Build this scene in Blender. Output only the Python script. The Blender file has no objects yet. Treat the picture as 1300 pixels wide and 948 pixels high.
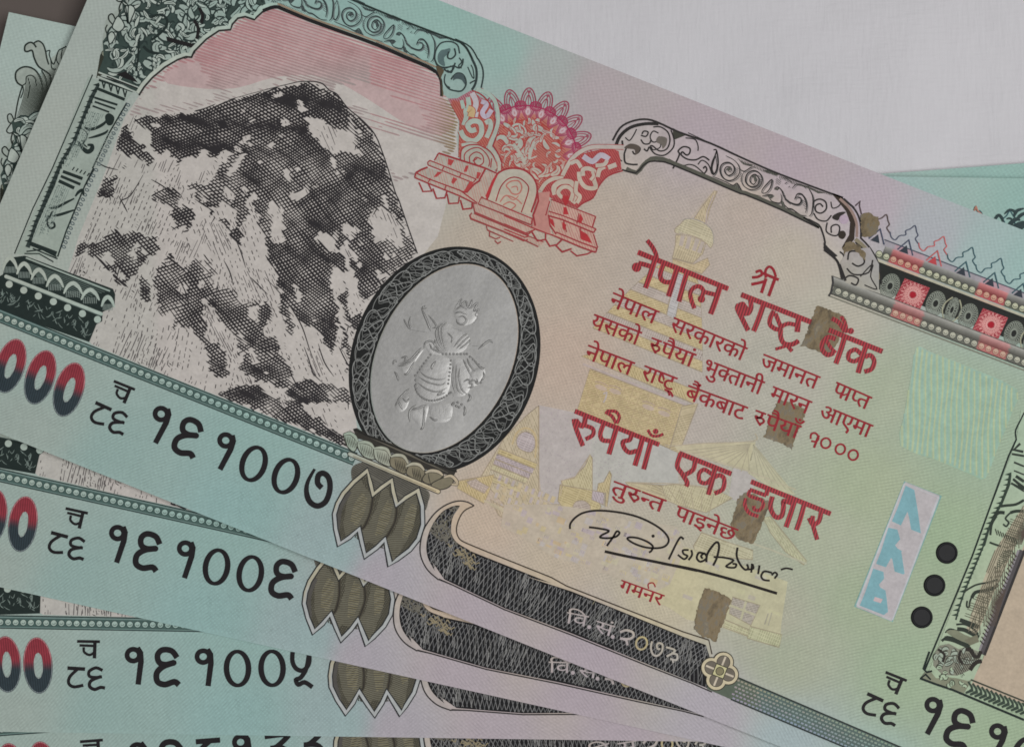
import bpy, bmesh, math, random
import numpy as np
from mathutils import Vector
from mathutils.geometry import tessellate_polygon

random.seed(7)
scene = bpy.context.scene
COL = scene.collection

# ------------------------------------------------------------------ camera
IMG_W, IMG_H = 1300.0, 948.0
LENS, TILT, DIST = 60.0, math.radians(4.6), 0.228
cam_data = bpy.data.cameras.new("camera")
cam_data.lens = LENS
cam_data.sensor_width = 36.0
cam_data.sensor_fit = 'HORIZONTAL'
cam_data.clip_start, cam_data.clip_end = 0.01, 20.0
cam = bpy.data.objects.new("camera", cam_data)
COL.objects.link(cam)
cam.location = (0.0, -DIST * math.sin(TILT), DIST * math.cos(TILT))
cam.rotation_euler = (TILT, 0, 0)
scene.camera = cam

# ------------------------------------------------------------------ light
world = bpy.data.worlds.new("World")
scene.world = world
world.use_nodes = True
world.node_tree.nodes["Background"].inputs[0].default_value = (1.0, 0.98, 0.98, 1)
world.node_tree.nodes["Background"].inputs[1].default_value = 0.10


def area(name, loc, size, power, color, target=(0, 0, 0)):
    d = bpy.data.lights.new(name, 'AREA')
    d.shape, d.size, d.energy, d.color = 'SQUARE', size, power, color
    o = bpy.data.objects.new(name, d)
    COL.objects.link(o)
    o.location = loc
    o.rotation_euler = (Vector(target) - Vector(loc)).to_track_quat('-Z', 'Y').to_euler()
    return o


area("window_light", (0.26, -0.08, 0.70), 0.36, 3.5, (1.0, 0.985, 0.975))
scene.view_settings.view_transform = 'Standard'
scene.view_settings.look = 'None'
scene.view_settings.exposure = 0.0
scene.view_settings.gamma = 1.0
scene.render.filter_size = 1.7
scene.cycles.filter_width = 1.7
scene.cycles.transparent_max_bounces = 16

# ------------------------------------------------------------------ helpers: projection of the photograph onto a note's plane
_c, _s = math.cos(TILT), math.sin(TILT)
F = LENS / 36.0 * IMG_W


def ground(px, py, z):
    x = (px - IMG_W / 2) / F
    y = -(py - IMG_H / 2) / F
    dx, dy, dz = x, y * _c + _s, y * _s - _c
    t = (z - cam.location[2]) / dz
    return (cam.location[0] + dx * t, cam.location[1] + dy * t)


Z1, Z2, Z3, Z4, Z5 = 0.0046, 0.0040, 0.0034, 0.0022, 0.0012       # surface heights of the fanned notes
THICK = 0.00013
LIFT = 0.0016                                         # the top note's left end stands a little off the fan
O1 = ground(-106, 507.6, Z1 + LIFT) + (Z1 + LIFT,)    # bottom left corner of the top note
E1 = ground(980, 943, Z1 + 0.29 * LIFT)
ANG1 = math.atan2(E1[1] - O1[1], E1[0] - O1[0])
TLT = LIFT / 0.172
_ca, _sa = math.cos(ANG1), math.sin(ANG1)
EX = (math.cos(TLT) * _ca, math.cos(TLT) * _sa, -math.sin(TLT))
EY = (-_sa, _ca, 0.0)
EN = (math.sin(TLT) * _ca, math.sin(TLT) * _sa, math.cos(TLT))


def uv(p):
    """a point of the printed design (traced on the top note) -> the note's own metres"""
    x, y = (p[0] - IMG_W / 2) / F, -(p[1] - IMG_H / 2) / F
    d = (x, y * _c + _s, y * _s - _c)
    c = cam.location
    t = sum(EN[k] * (O1[k] - c[k]) for k in range(3)) / sum(EN[k] * d[k] for k in range(3))
    q = [c[k] + d[k] * t - O1[k] for k in range(3)]
    return (q[0] * EX[0] + q[1] * EX[1] + q[2] * EX[2], q[0] * EY[0] + q[1] * EY[1])


NOTE_H = uv((590, 13.5))[1]
NOTE_W = NOTE_H * 2.28
PX = 0.137 / 1300                                     # one photograph pixel on the note
EU = (math.cos(math.radians(21.9)), math.sin(math.radians(21.9)))
ED = (-EU[1], EU[0])


def lin(c):
    return tuple(((v / 255.0) / 12.92 if v <= 10.3 else (((v / 255.0) + 0.055) / 1.055) ** 2.4) for v in c[:3])


def albedo(c, E=0.66):
    return tuple(min(0.86, v / E) for v in lin(c)) + (1.0,)


PAPER = [(60, 180, 160, 168, 161), (130, 20, 160, 170, 164), (20, 320, 160, 168, 160), (200, -100, 162, 178, 172), (-60, 450, 160, 172, 164),  # left margin entries darkened: the light's falloff is put into their colour
         (450, -30, 142, 172, 166), (560, 30, 142, 173, 166), (640, 70, 145, 171, 165), (690, 90, 158, 165, 163), (760, 120, 166, 157, 160),
         (900, 170, 168, 157, 163), (1000, 215, 168, 156, 163), (1100, 260, 170, 160, 168), (1180, 300, 162, 166, 171), (1250, 330, 152, 173, 171),
         (1300, 340, 146, 173, 169), (1500, 420, 140, 172, 165),
         (700, 350, 177, 163, 149), (760, 280, 175, 163, 151), (650, 330, 174, 163, 149), (1000, 330, 176, 168, 155), (720, 450, 180, 163, 149),
         (900, 320, 174, 163, 153), (950, 270, 174, 162, 152), (1060, 400, 176, 172, 158), (870, 520, 173, 165, 157), (1000, 480, 172, 170, 158),
         (700, 700, 180, 168, 150), (620, 660, 183, 167, 150), (840, 760, 180, 172, 150),
         (1120, 500, 162, 171, 150), (1200, 520, 152, 172, 151), (1100, 620, 160, 171, 145), (1050, 680, 164, 171, 150), (1200, 680, 150, 169, 141),
         (1100, 760, 155, 168, 143), (1000, 830, 160, 167, 147), (1250, 560, 150, 169, 147), (1150, 850, 151, 169, 143), (1280, 940, 150, 169, 142),
         (980, 790, 167, 167, 150), (1290, 760, 156, 168, 144),
         (50, 480, 152, 170, 163), (30, 530, 154, 168, 161), (150, 590, 143, 168, 163), (300, 650, 139, 170, 167), (420, 700, 147, 168, 168),
         (480, 735, 165, 160, 167), (600, 780, 166, 157, 163), (750, 840, 166, 156, 163), (900, 905, 166, 161, 168), (1000, 945, 156, 171, 173),
         (1100, 1000, 146, 171, 166), (330, 560, 141, 170, 165), (1500, 1100, 150, 170, 150)]
_P = np.array(PAPER, dtype=float)


def pc(px, py, mul=1.0, add=(0, 0, 0)):
    """colour the note is printed in (its rainbow tint, with light falloff painted in at the left margin) at a point of the design"""
    d = (_P[:, 0] - px) ** 2 + (_P[:, 1] - py) ** 2 + 60.0
    w = d ** -1.6
    c = (_P[:, 2:] * w[:, None]).sum(0) / w.sum()
    return tuple(c[i] * mul + add[i] for i in range(3))


def paper_tint(mul=1.0, add=(0, 0, 0)):
    return lambda x, y: pc(x, y, mul, add)


class Tile:
    """points traced on an enlarged part of the design"""
    def __init__(self, x0, y0, s):
        self.x0, self.y0, self.s = x0, y0, s

    def __call__(self, txt):
        if isinstance(txt, str):
            txt = [tuple(map(float, q.split(','))) for q in txt.split()]
        return [(self.x0 + a / self.s, self.y0 + b / self.s) for a, b in txt]


def P(txt):
    return [tuple(map(float, q.split(','))) for q in txt.split()]


def smooth(pts, n=6, closed=False):
    if len(pts) < 3:
        return pts
    out = []
    m = len(pts)
    rng = range(m if closed else m - 1)
    for i in rng:
        if closed:
            p0, p1, p2, p3 = pts[(i - 1) % m], pts[i], pts[(i + 1) % m], pts[(i + 2) % m]
        else:
            p0, p1, p2, p3 = pts[max(i - 1, 0)], pts[i], pts[i + 1], pts[min(i + 2, m - 1)]
        for k in range(n):
            t = k / n
            t2, t3 = t * t, t * t * t
            out.append(tuple(0.5 * (2 * p1[j] + (p2[j] - p0[j]) * t + (2 * p0[j] - 5 * p1[j] + 4 * p2[j] - p3[j]) * t2
                                    + (3 * p1[j] - p0[j] - 3 * p2[j] + p3[j]) * t3) for j in (0, 1)))
    if not closed:
        out.append(pts[-1])
    return out


def ellipse(cx, cy, a, b, deg, n=48, t0=0.0, t1=360.0):
    """a along the direction deg (0 = along the note's length), b across"""
    d = math.radians(deg)
    ax, ay, bx, by = math.cos(d), math.sin(d), -math.sin(d), math.cos(d)
    out = []
    full = abs(t1 - t0) >= 360
    for k in range(n if full else n + 1):
        t = math.radians(t0 + (t1 - t0) * k / n)
        out.append((cx + a * math.cos(t) * ax + b * math.sin(t) * bx, cy + a * math.cos(t) * ay + b * math.sin(t) * by))
    return out


def band_at(p0, p1, t, off=0.0):
    """point at fraction t from p0 to p1, moved off pixels to the side (downwards on the note)"""
    dx, dy = p1[0] - p0[0], p1[1] - p0[1]
    L = math.hypot(dx, dy)
    return (p0[0] + dx * t - dy / L * off, p0[1] + dy * t + dx / L * off)


def inside(p, poly):
    x, y = p
    c = False
    j = len(poly) - 1
    for i in range(len(poly)):
        xi, yi = poly[i]
        xj, yj = poly[j]
        if (yi > y) != (yj > y) and x < (xj - xi) * (y - yi) / (yj - yi) + xi:
            c = not c
        j = i
    return c


class Ink:
    """collects printed shapes of one part of the design; build() links them as ONE mesh"""
    def __init__(self):
        self.v, self.f, self.c, self.n = [], [], [], 0

    def _z(self, lift=0.0):
        """rank of the next shape: later shapes are printed over earlier ones"""
        self.n += 1
        return self.n

    def _add(self, pts, z, color):
        i0 = len(self.v)
        fn = callable(color)
        cc = None if fn else albedo(color)
        for p in pts:
            u, w = uv(p)
            self.v.append((u, w, z))
            self.c.append(albedo(color(p[0], p[1])) if fn else cc)
        return i0

    def poly(self, pts, color, lift=0.0):
        if len(pts) < 3:
            return self
        tris = tessellate_polygon([[Vector((a, b, 0)) for a, b in pts]])
        i0 = self._add(pts, self._z(lift), color)
        for t in tris:
            self.f.append(tuple(i0 + k for k in t))
        return self

    def rich_poly(self, pts, color, step=8.0, lift=0.0):
        """polygon cut in cells so that a colour that runs across it can vary"""
        xs, ys = [p[0] for p in pts], [p[1] for p in pts]
        bm = bmesh.new()
        vs = [bm.verts.new((a, b, 0)) for a, b in pts]
        for t in tessellate_polygon([[Vector((a, b, 0)) for a, b in pts]]):
            try:
                bm.faces.new([vs[k] for k in t])
            except ValueError:
                pass
        for axis, lo, hi in ((0, min(xs), max(xs)), (1, min(ys), max(ys))):
            k = lo + step
            while k < hi:
                co = (k, 0, 0) if axis == 0 else (0, k, 0)
                no = (1, 0, 0) if axis == 0 else (0, 1, 0)
                bmesh.ops.bisect_plane(bm, geom=bm.verts[:] + bm.edges[:] + bm.faces[:], plane_co=co, plane_no=no)
                k += step
        bm.verts.index_update()
        i0 = self._add([(v.co.x, v.co.y) for v in bm.verts], self._z(lift), color)
        for f in bm.faces:
            self.f.append(tuple(i0 + v.index for v in f.verts))
        bm.free()
        return self

    def stroke(self, pts, w, color, closed=False, sm=0, taper=(1.0, 1.0), nib=None, lift=0.0, caps=False):
        """ribbon along pts; w may be a number or one per point; nib = (angle, thin share)"""
        if sm:
            pts = smooth(pts, sm, closed)
        q = [pts[0]]
        for p in pts[1:]:
            if abs(p[0] - q[-1][0]) + abs(p[1] - q[-1][1]) > 0.02:
                q.append(p)
        pts = q
        if closed and len(pts) > 2 and abs(pts[0][0] - pts[-1][0]) + abs(pts[0][1] - pts[-1][1]) < 0.02:
            pts = pts[:-1]
        m = len(pts)
        if m < 2:
            return self
        L, R = [], []
        for i in range(m):
            a = pts[(i - 1) % m] if closed else pts[max(i - 1, 0)]
            b = pts[(i + 1) % m] if closed else pts[min(i + 1, m - 1)]
            dx, dy = b[0] - a[0], b[1] - a[1]
            l = math.hypot(dx, dy) or 1.0
            dx, dy = dx / l, dy / l
            ww = w[i] if isinstance(w, (list, tuple)) else w
            if taper != (1.0, 1.0):
                t = i / (m - 1)
                ww *= taper[0] + (1 - taper[0]) * min(1, t * 3.0) if t < 0.5 else taper[1] + (1 - taper[1]) * min(1, (1 - t) * 3.0)
            if nib:
                ang = math.atan2(dy, dx) - math.radians(nib[0])
                ww *= nib[1] + (1 - nib[1]) * abs(math.sin(ang))
            miter = 1.0
            if (closed or 0 < i < m - 1):
                ex, ey = pts[i][0] - a[0], pts[i][1] - a[1]
                e = math.hypot(ex, ey) or 1.0
                cs = abs((ex * dx + ey * dy) / e)
                miter = min(1.6, 1.0 / max(cs, 0.4))
            h = ww * 0.5 * miter
            L.append((pts[i][0] - dy * h, pts[i][1] + dx * h))
            R.append((pts[i][0] + dy * h, pts[i][1] - dx * h))
        i0 = self._add(L + R, self._z(lift), color)
        for i in range(m if closed else m - 1):
            j = (i + 1) % m
            self.f.append((i0 + i, i0 + j, i0 + m + j, i0 + m + i))
        if caps:
            for k in (0, -1):
                self.dot(pts[k], (w if not isinstance(w, (list, tuple)) else w[k]) * 0.5, color, n=10, lift=lift)
        return self

    def dot(self, p, r, color, n=16, lift=0.0):
        return self.poly([(p[0] + r * math.cos(2 * math.pi * k / n), p[1] + r * math.sin(2 * math.pi * k / n)) for k in range(n)], color, lift)

    def tris(self, tri_pts, color, lift=0.0):
        z = self._z(lift)
        for t in tri_pts:
            i0 = self._add(t, z, color)
            self.f.append(tuple(range(i0, i0 + len(t))))
        return self

    def build(self, name, mat, parent, z, depth):
        step = min(2e-7, depth / max(1, self.n))
        me = bpy.data.meshes.new(name)
        me.from_pydata([(a, b, c * step + z) for a, b, c in self.v], [], self.f)
        at = me.color_attributes.new("Col", 'FLOAT_COLOR', 'POINT')
        at.data.foreach_set("color", np.array(self.c, dtype=np.float32).ravel())
        me.materials.append(mat)
        bm = bmesh.new()
        bm.from_mesh(me)
        bm.normal_update()
        for f in bm.faces:
            if f.normal.z < 0:
                f.normal_flip()
        bm.to_mesh(me)
        bm.free()
        o = bpy.data.objects.new(name, me)
        COL.objects.link(o)
        o.parent = parent
        return o


def hatch(ink, poly, deg, pitch, w, color, gap=0.0, seed=0):
    """engraver's lines ruled across a shape"""
    a = math.radians(deg)
    d, nr = (math.cos(a), math.sin(a)), (-math.sin(a), math.cos(a))
    us = [p[0] * d[0] + p[1] * d[1] for p in poly]
    vs = [p[0] * nr[0] + p[1] * nr[1] for p in poly]
    r = random.Random(seed)
    v = math.floor(min(vs) / pitch) * pitch
    m = len(poly)
    while v < max(vs):
        xs = []
        for i in range(m):
            v0, v1 = vs[i], vs[(i + 1) % m]
            if (v0 > v) != (v1 > v):
                f = (v - v0) / (v1 - v0)
                xs.append(us[i] + (us[(i + 1) % m] - us[i]) * f)
        xs.sort()
        for k in range(0, len(xs) - 1, 2):
            s0, s1 = xs[k] + 0.4, xs[k + 1] - 0.4
            if s1 - s0 < 1.0:
                continue
            n = max(1, int((s1 - s0) / 14))
            for q in range(n):
                if gap and r.random() < gap:
                    continue
                e0, e1 = s0 + (s1 - s0) * q / n, s0 + (s1 - s0) * (q + 1) / n
                ink.stroke([(d[0] * e + nr[0] * v, d[1] * e + nr[1] * v) for e in (e0, e1)], w, color)
        v += pitch


# ------------------------------------------------------------------ materials
def new_mat(name):
    m = bpy.data.materials.new(name)
    m.use_nodes = True
    nt = m.node_tree
    b = nt.nodes["Principled BSDF"]
    return m, nt, b


def node(nt, kind, **kw):
    n = nt.nodes.new(kind)
    for k, v in kw.items():
        if k in n.inputs.keys():
            n.inputs[k].default_value = v
        else:
            setattr(n, k, v)
    return n


def paper_grain(nt, b, strength=0.25):
    """fine felt of banknote paper as bump"""
    tc = node(nt, 'ShaderNodeTexCoord')
    n1 = node(nt, 'ShaderNodeTexNoise', Scale=1500.0, Detail=4.0, Roughness=0.65)
    nt.links.new(tc.outputs['Object'], n1.inputs['Vector'])
    bp = node(nt, 'ShaderNodeBump', Strength=strength, Distance=0.00006)
    nt.links.new(n1.outputs[0], bp.inputs['Height'])
    n0 = node(nt, 'ShaderNodeTexNoise', Scale=55.0, Detail=3.0, Roughness=0.55)      # slow waviness of a handled sheet
    nt.links.new(tc.outputs['Object'], n0.inputs['Vector'])
    b0 = node(nt, 'ShaderNodeBump', Strength=0.55, Distance=0.0011)
    nt.links.new(n0.outputs[0], b0.inputs['Height'])
    nt.links.new(b0.outputs[0], bp.inputs['Normal'])
    nt.links.new(bp.outputs[0], b.inputs['Normal'])
    return tc, n1


def scaled(nt, src, lo, hi, fac):
    """src colour times a value that runs lo..hi with fac"""
    mr = node(nt, 'ShaderNodeMapRange')
    mr.inputs[3].default_value = lo
    mr.inputs[4].default_value = hi
    nt.links.new(fac, mr.inputs[0])
    mx = node(nt, 'ShaderNodeMix', data_type='RGBA', blend_type='MULTIPLY')
    mx.inputs[0].default_value = 1.0
    nt.links.new(src, mx.inputs[6])
    nt.links.new(mr.outputs[0], mx.inputs[7])
    return mx.outputs[2]


def stripes(nt, tc, deg, period, distort=0.0, dscale=200.0):
    mp = node(nt, 'ShaderNodeMapping')
    mp.inputs['Rotation'].default_value = (0, 0, math.radians(deg))
    nt.links.new(tc.outputs['Object'], mp.inputs[0])
    w = node(nt, 'ShaderNodeTexWave', Scale=2 * math.pi / (20.0 * period), Distortion=distort, Detail=1.0)
    w.inputs['Detail Scale'].default_value = dscale * period
    nt.links.new(mp.outputs[0], w.inputs[0])
    return w.outputs[1]


def attr_col(nt):
    a = node(nt, 'ShaderNodeAttribute', attribute_name="Col")
    return a.outputs[0]


def mat_paper():
    m, nt, b = new_mat("banknote_paper")
    tc, n1 = paper_grain(nt, b, 0.35)
    c = attr_col(nt)
    c = scaled(nt, c, 0.972, 1.028, stripes(nt, tc, 62, 0.00042, 5.0, 60))
    c = scaled(nt, c, 0.972, 1.028, stripes(nt, tc, -31, 0.00051, 6.0, 80))
    n2 = node(nt, 'ShaderNodeTexNoise', Scale=2600.0, Detail=3.0)
    nt.links.new(tc.outputs['Object'], n2.inputs[0])
    c = scaled(nt, c, 0.86, 1.14, n2.outputs[0])
    n3 = node(nt, 'ShaderNodeTexNoise', Scale=160.0, Detail=3.0)
    nt.links.new(tc.outputs['Object'], n3.inputs[0])
    c = scaled(nt, c, 0.95, 1.05, n3.outputs[0])
    nt.links.new(c, b.inputs['Base Color'])
    b.inputs['Roughness'].default_value = 0.75
    b.inputs['Specular IOR Level'].default_value = 0.25
    return m


def mat_ink(name, rough=0.55, spec=0.3, stripe=None):
    m, nt, b = new_mat(name)
    tc, n1 = paper_grain(nt, b, 0.3)
    c = attr_col(nt)
    n2 = node(nt, 'ShaderNodeTexNoise', Scale=2600.0, Detail=3.0)
    nt.links.new(tc.outputs['Object'], n2.inputs[0])
    c = scaled(nt, c, 0.84, 1.16, n2.outputs[0])
    n3 = node(nt, 'ShaderNodeTexNoise', Scale=620.0, Detail=3.0)
    nt.links.new(tc.outputs['Object'], n3.inputs[0])
    c = scaled(nt, c, 0.82, 1.18, n3.outputs[0])
    if stripe:
        deg, period, lo, hi = stripe
        c = scaled(nt, c, lo, hi, stripes(nt, tc, deg, period))
    nt.links.new(c, b.inputs['Base Color'])
    b.inputs['Roughness'].default_value = rough
    b.inputs['Specular IOR Level'].default_value = spec
    return m


def mat_silver(name="optical_silver_ink", rough=0.5, metal=0.3, col=(0.40, 0.40, 0.39, 1)):
    m, nt, b = new_mat(name)
    tc, n1 = paper_grain(nt, b, 0.4)
    rgb = node(nt, 'ShaderNodeRGB')
    rgb.outputs[0].default_value = col
    n2 = node(nt, 'ShaderNodeTexNoise', Scale=2200.0, Detail=4.0)
    nt.links.new(tc.outputs['Object'], n2.inputs[0])
    c = scaled(nt, rgb.outputs[0], 0.82, 1.18, n2.outputs[0])
    nt.links.new(c, b.inputs['Base Color'])
    b.inputs['Metallic'].default_value = metal
    b.inputs['Roughness'].default_value = rough
    return m


def mat_thread():
    m, nt, b = new_mat("thread_foil")
    tc = node(nt, 'ShaderNodeTexCoord')
    n2 = node(nt, 'ShaderNodeTexNoise', Scale=560.0, Detail=6.0, Roughness=0.75)
    mp = node(nt, 'ShaderNodeMapping')
    mp.inputs['Scale'].default_value = (1.2, 0.6, 1)
    nt.links.new(tc.outputs['Object'], mp.inputs[0])
    nt.links.new(mp.outputs[0], n2.inputs[0])
    r = node(nt, 'ShaderNodeValToRGB')
    e = r.color_ramp.elements
    e[0].position, e[0].color = 0.30, (0.03, 0.022, 0.013, 1)
    e[1].position, e[1].color = 0.78, (0.38, 0.29, 0.15, 1)
    for p, c in ((0.42, (0.105, 0.075, 0.033, 1)), (0.52, (0.17, 0.125, 0.06, 1)), (0.60, (0.13, 0.115, 0.085, 1))):
        q = e.new(p)
        q.color = c
    nt.links.new(n2.outputs[0], r.inputs[0])
    nt.links.new(r.outputs[0], b.inputs['Base Color'])
    bp = node(nt, 'ShaderNodeBump', Strength=0.35, Distance=0.00006)
    nt.links.new(n2.outputs[0], bp.inputs['Height'])
    nt.links.new(bp.outputs[0], b.inputs['Normal'])
    b.inputs['Metallic'].default_value = 0.3
    b.inputs['Roughness'].default_value = 0.5
    return m


def mat_cloth():
    m, nt, b = new_mat("white_cotton")
    tc = node(nt, 'ShaderNodeTexCoord')
    n1 = node(nt, 'ShaderNodeTexNoise', Scale=35.0, Detail=4.0)
    nt.links.new(tc.outputs['Object'], n1.inputs[0])
    rgb = node(nt, 'ShaderNodeRGB')
    rgb.outputs[0].default_value = (0.77, 0.765, 0.80, 1)
    c = scaled(nt, rgb.outputs[0], 0.96, 1.04, n1.outputs[0])
    mp = node(nt, 'ShaderNodeMapping')
    mp.inputs['Scale'].default_value = (5.0, 0.8, 1)
    nt.links.new(tc.outputs['Object'], mp.inputs[0])
    n2 = node(nt, 'ShaderNodeTexNoise', Scale=380.0, Detail=4.0)
    nt.links.new(mp.outputs[0], n2.inputs[0])
    c = scaled(nt, c, 0.965, 1.035, n2.outputs[0])
    nt.links.new(c, b.inputs['Base Color'])
    b.inputs['Roughness'].default_value = 0.9
    b.inputs['Specular IOR Level'].default_value = 0.1
    mp2 = node(nt, 'ShaderNodeMapping')
    mp2.inputs['Scale'].default_value = (0.9, 4.0, 1)
    nt.links.new(tc.outputs['Object'], mp2.inputs[0])
    n3 = node(nt, 'ShaderNodeTexNoise', Scale=420.0, Detail=4.0)
    nt.links.new(mp2.outputs[0], n3.inputs[0])
    ad = node(nt, 'ShaderNodeMath', operation='ADD')
    nt.links.new(n2.outputs[0], ad.inputs[0])
    nt.links.new(n3.outputs[0], ad.inputs[1])
    n4 = node(nt, 'ShaderNodeTexNoise', Scale=22.0, Detail=3.0)
    nt.links.new(tc.outputs['Object'], n4.inputs[0])
    b4 = node(nt, 'ShaderNodeBump', Strength=0.9, Distance=0.006)
    nt.links.new(n4.outputs[0], b4.inputs['Height'])
    bp = node(nt, 'ShaderNodeBump', Strength=0.6, Distance=0.00014)
    nt.links.new(b4.outputs[0], bp.inputs['Normal'])
    nt.links.new(ad.outputs[0], bp.inputs['Height'])
    nt.links.new(bp.outputs[0], b.inputs['Normal'])
    return m


def mat_table():
    m, nt, b = new_mat("dark_grey_tabletop")
    tc = node(nt, 'ShaderNodeTexCoord')
    n1 = node(nt, 'ShaderNodeTexNoise', Scale=90.0, Detail=6.0)
    nt.links.new(tc.outputs['Object'], n1.inputs[0])
    rgb = node(nt, 'ShaderNodeRGB')
    rgb.outputs[0].default_value = (0.155, 0.13, 0.118, 1)
    c = scaled(nt, rgb.outputs[0], 0.85, 1.15, n1.outputs[0])
    nt.links.new(c, b.inputs['Base Color'])
    b.inputs['Roughness'].default_value = 0.6
    b.inputs['Specular IOR Level'].default_value = 0.2
    return m


M_PAPER = mat_paper()
M_INK = mat_ink("intaglio_ink", 0.6, 0.12)
M_TINT = mat_ink("offset_tint", 0.72, 0.25)
M_TITLE = mat_ink("red_hatched_ink", 0.55, 0.3, (-3, 0.00037, 0.42, 1.42))
M_ZERO = mat_ink("hatched_denomination_ink", 0.55, 0.3, (-8, 0.00030, 0.70, 1.25))
M_BLACK = mat_ink("letterpress_black", 0.6, 0.12)
M_SILVER = mat_silver()
M_RELIEF = mat_silver("embossed_silver", 0.42, 0.45, (0.44, 0.44, 0.43, 1))
M_THREAD = mat_thread()

# ------------------------------------------------------------------ the surface: table and cloth
def slab(name, x0, x1, y0, y1, z0, z1, mat):
    v = [(x, y, z) for z in (z0, z1) for x, y in ((x0, y0), (x1, y0), (x1, y1), (x0, y1))]
    f = [(3, 2, 1, 0), (4, 5, 6, 7), (0, 1, 5, 4), (1, 2, 6, 5), (2, 3, 7, 6), (3, 0, 4, 7)]
    me = bpy.data.meshes.new(name)
    me.from_pydata(v, [], f)
    me.materials.append(mat)
    o = bpy.data.objects.new(name, me)
    COL.objects.link(o)
    return o


table = slab("tabletop", -0.6, 0.6, -0.5, 0.5, -0.025, -0.0006, mat_table())
table['kind'] = 'structure'

# cloth: a gently uneven sheet whose left edge is hidden under the notes
nx, ny = 60, 60
cx0, cx1, cy0, cy1 = ground(330, 0, 0)[0], 0.34, -0.28, 0.26
cv, cf = [], []
for j in range(ny + 1):
    for i in range(nx + 1):
        x = cx0 + (cx1 - cx0) * i / nx
        y = cy0 + (cy1 - cy0) * j / ny
        cv.append((x, y, -0.0002 + 0.00025 * math.sin(x * 45 + 1.2 * math.sin(y * 30)) * math.sin(y * 38 + 0.7)))
for j in range(ny):
    for i in range(nx):
        a = j * (nx + 1) + i
        cf.append((a, a + 1, a + nx + 2, a + nx + 1))
me = bpy.data.meshes.new("white_cloth")
me.from_pydata(cv, [], cf)
me.polygons.foreach_set("use_smooth", [True] * len(cf))
me.materials.append(mat_cloth())
cloth = bpy.data.objects.new("white_cloth", me)
COL.objects.link(cloth)
cloth['label'] = "plain white woven cloth spread under the fan of banknotes"
cloth['category'] = "cloth"


# ------------------------------------------------------------------ the note's paper
def make_paper():
    nx, ny = 170, 76
    v, f, c = [], [], []
    # inverse of uv(): pixel of the design for a point of the note
    for j in range(ny + 1):
        for i in range(nx + 1):
            u, w = NOTE_W * i / nx, NOTE_H * j / ny
            v.append((u, w, 0.0))
            # project with the camera the design was traced through
            dx, dy, dz = (O1[k] + u * EX[k] + w * EY[k] - cam.location[k] for k in range(3))
            cy_, cz_ = dy * _c + dz * _s, -dy * _s + dz * _c
            px, py = IMG_W / 2 + F * dx / -cz_, IMG_H / 2 - F * cy_ / -cz_
            c.append(albedo(pc(px, py)))
    for j in range(ny):
        for i in range(nx):
            a = j * (nx + 1) + i
            f.append((a, a + 1, a + nx + 2, a + nx + 1))
    k = len(v)
    v += [(0, 0, -THICK), (NOTE_W, 0, -THICK), (NOTE_W, NOTE_H, -THICK), (0, NOTE_H, -THICK)]
    c += [albedo((170, 170, 165))] * 4
    f.append((k + 3, k + 2, k + 1, k))
    bot = [i for i in range(nx + 1)]
    top = [ny * (nx + 1) + i for i in range(nx + 1)]
    lef = [j * (nx + 1) for j in range(ny + 1)]
    rig = [j * (nx + 1) + nx for j in range(ny + 1)]
    f.append(tuple(reversed(bot)) + (k, k + 1))
    f.append(tuple(top) + (k + 2, k + 3))
    f.append(tuple(lef) + (k + 3, k))
    f.append(tuple(reversed(rig)) + (k + 1, k + 2))
    me = bpy.data.meshes.new("banknote")
    me.from_pydata(v, [], f)
    at = me.color_attributes.new("Col", 'FLOAT_COLOR', 'POINT')
    at.data.foreach_set("color", np.array(c, dtype=np.float32).ravel())
    me.materials.append(M_PAPER)
    o = bpy.data.objects.new("banknote", me)
    COL.objects.link(o)
    return o


NOTE = make_paper()
NOTE.location = O1
NOTE.rotation_euler = (0, TLT, ANG1)
PARTS = []


def part(ink, name, mat, z, depth=1e-4, parent=None, label=None):
    o = ink.build(name, mat, parent or NOTE, z, depth)
    if label:
        o['label'] = label
    if parent is None:
        PARTS.append(o)
    return o


# tiles of the enlarged design
A2 = Tile(0, 0, 3.791)
B2 = Tile(320, 0, 3.791)
C2 = Tile(0, 230, 3.791)
D2 = Tile(320, 230, 3.791)
E2 = Tile(640, 230, 3.791)
F2 = Tile(960, 230, 3.791)
G2 = Tile(0, 460, 3.791)
H2 = Tile(320, 460, 3.791)
I2 = Tile(640, 460, 3.791)
J2 = Tile(960, 460, 3.791)
K2 = Tile(0, 698, 3.791)
L2 = Tile(320, 698, 3.791)
M2 = Tile(640, 698, 3.791)
N2 = Tile(960, 698, 3.791)
DK = (36, 46, 44)          # dark green-black of the left frame
BK = (34, 33, 34)
GR = (62, 62, 58)
RED = (144, 54, 58)
DRED = (140, 38, 46)
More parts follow.
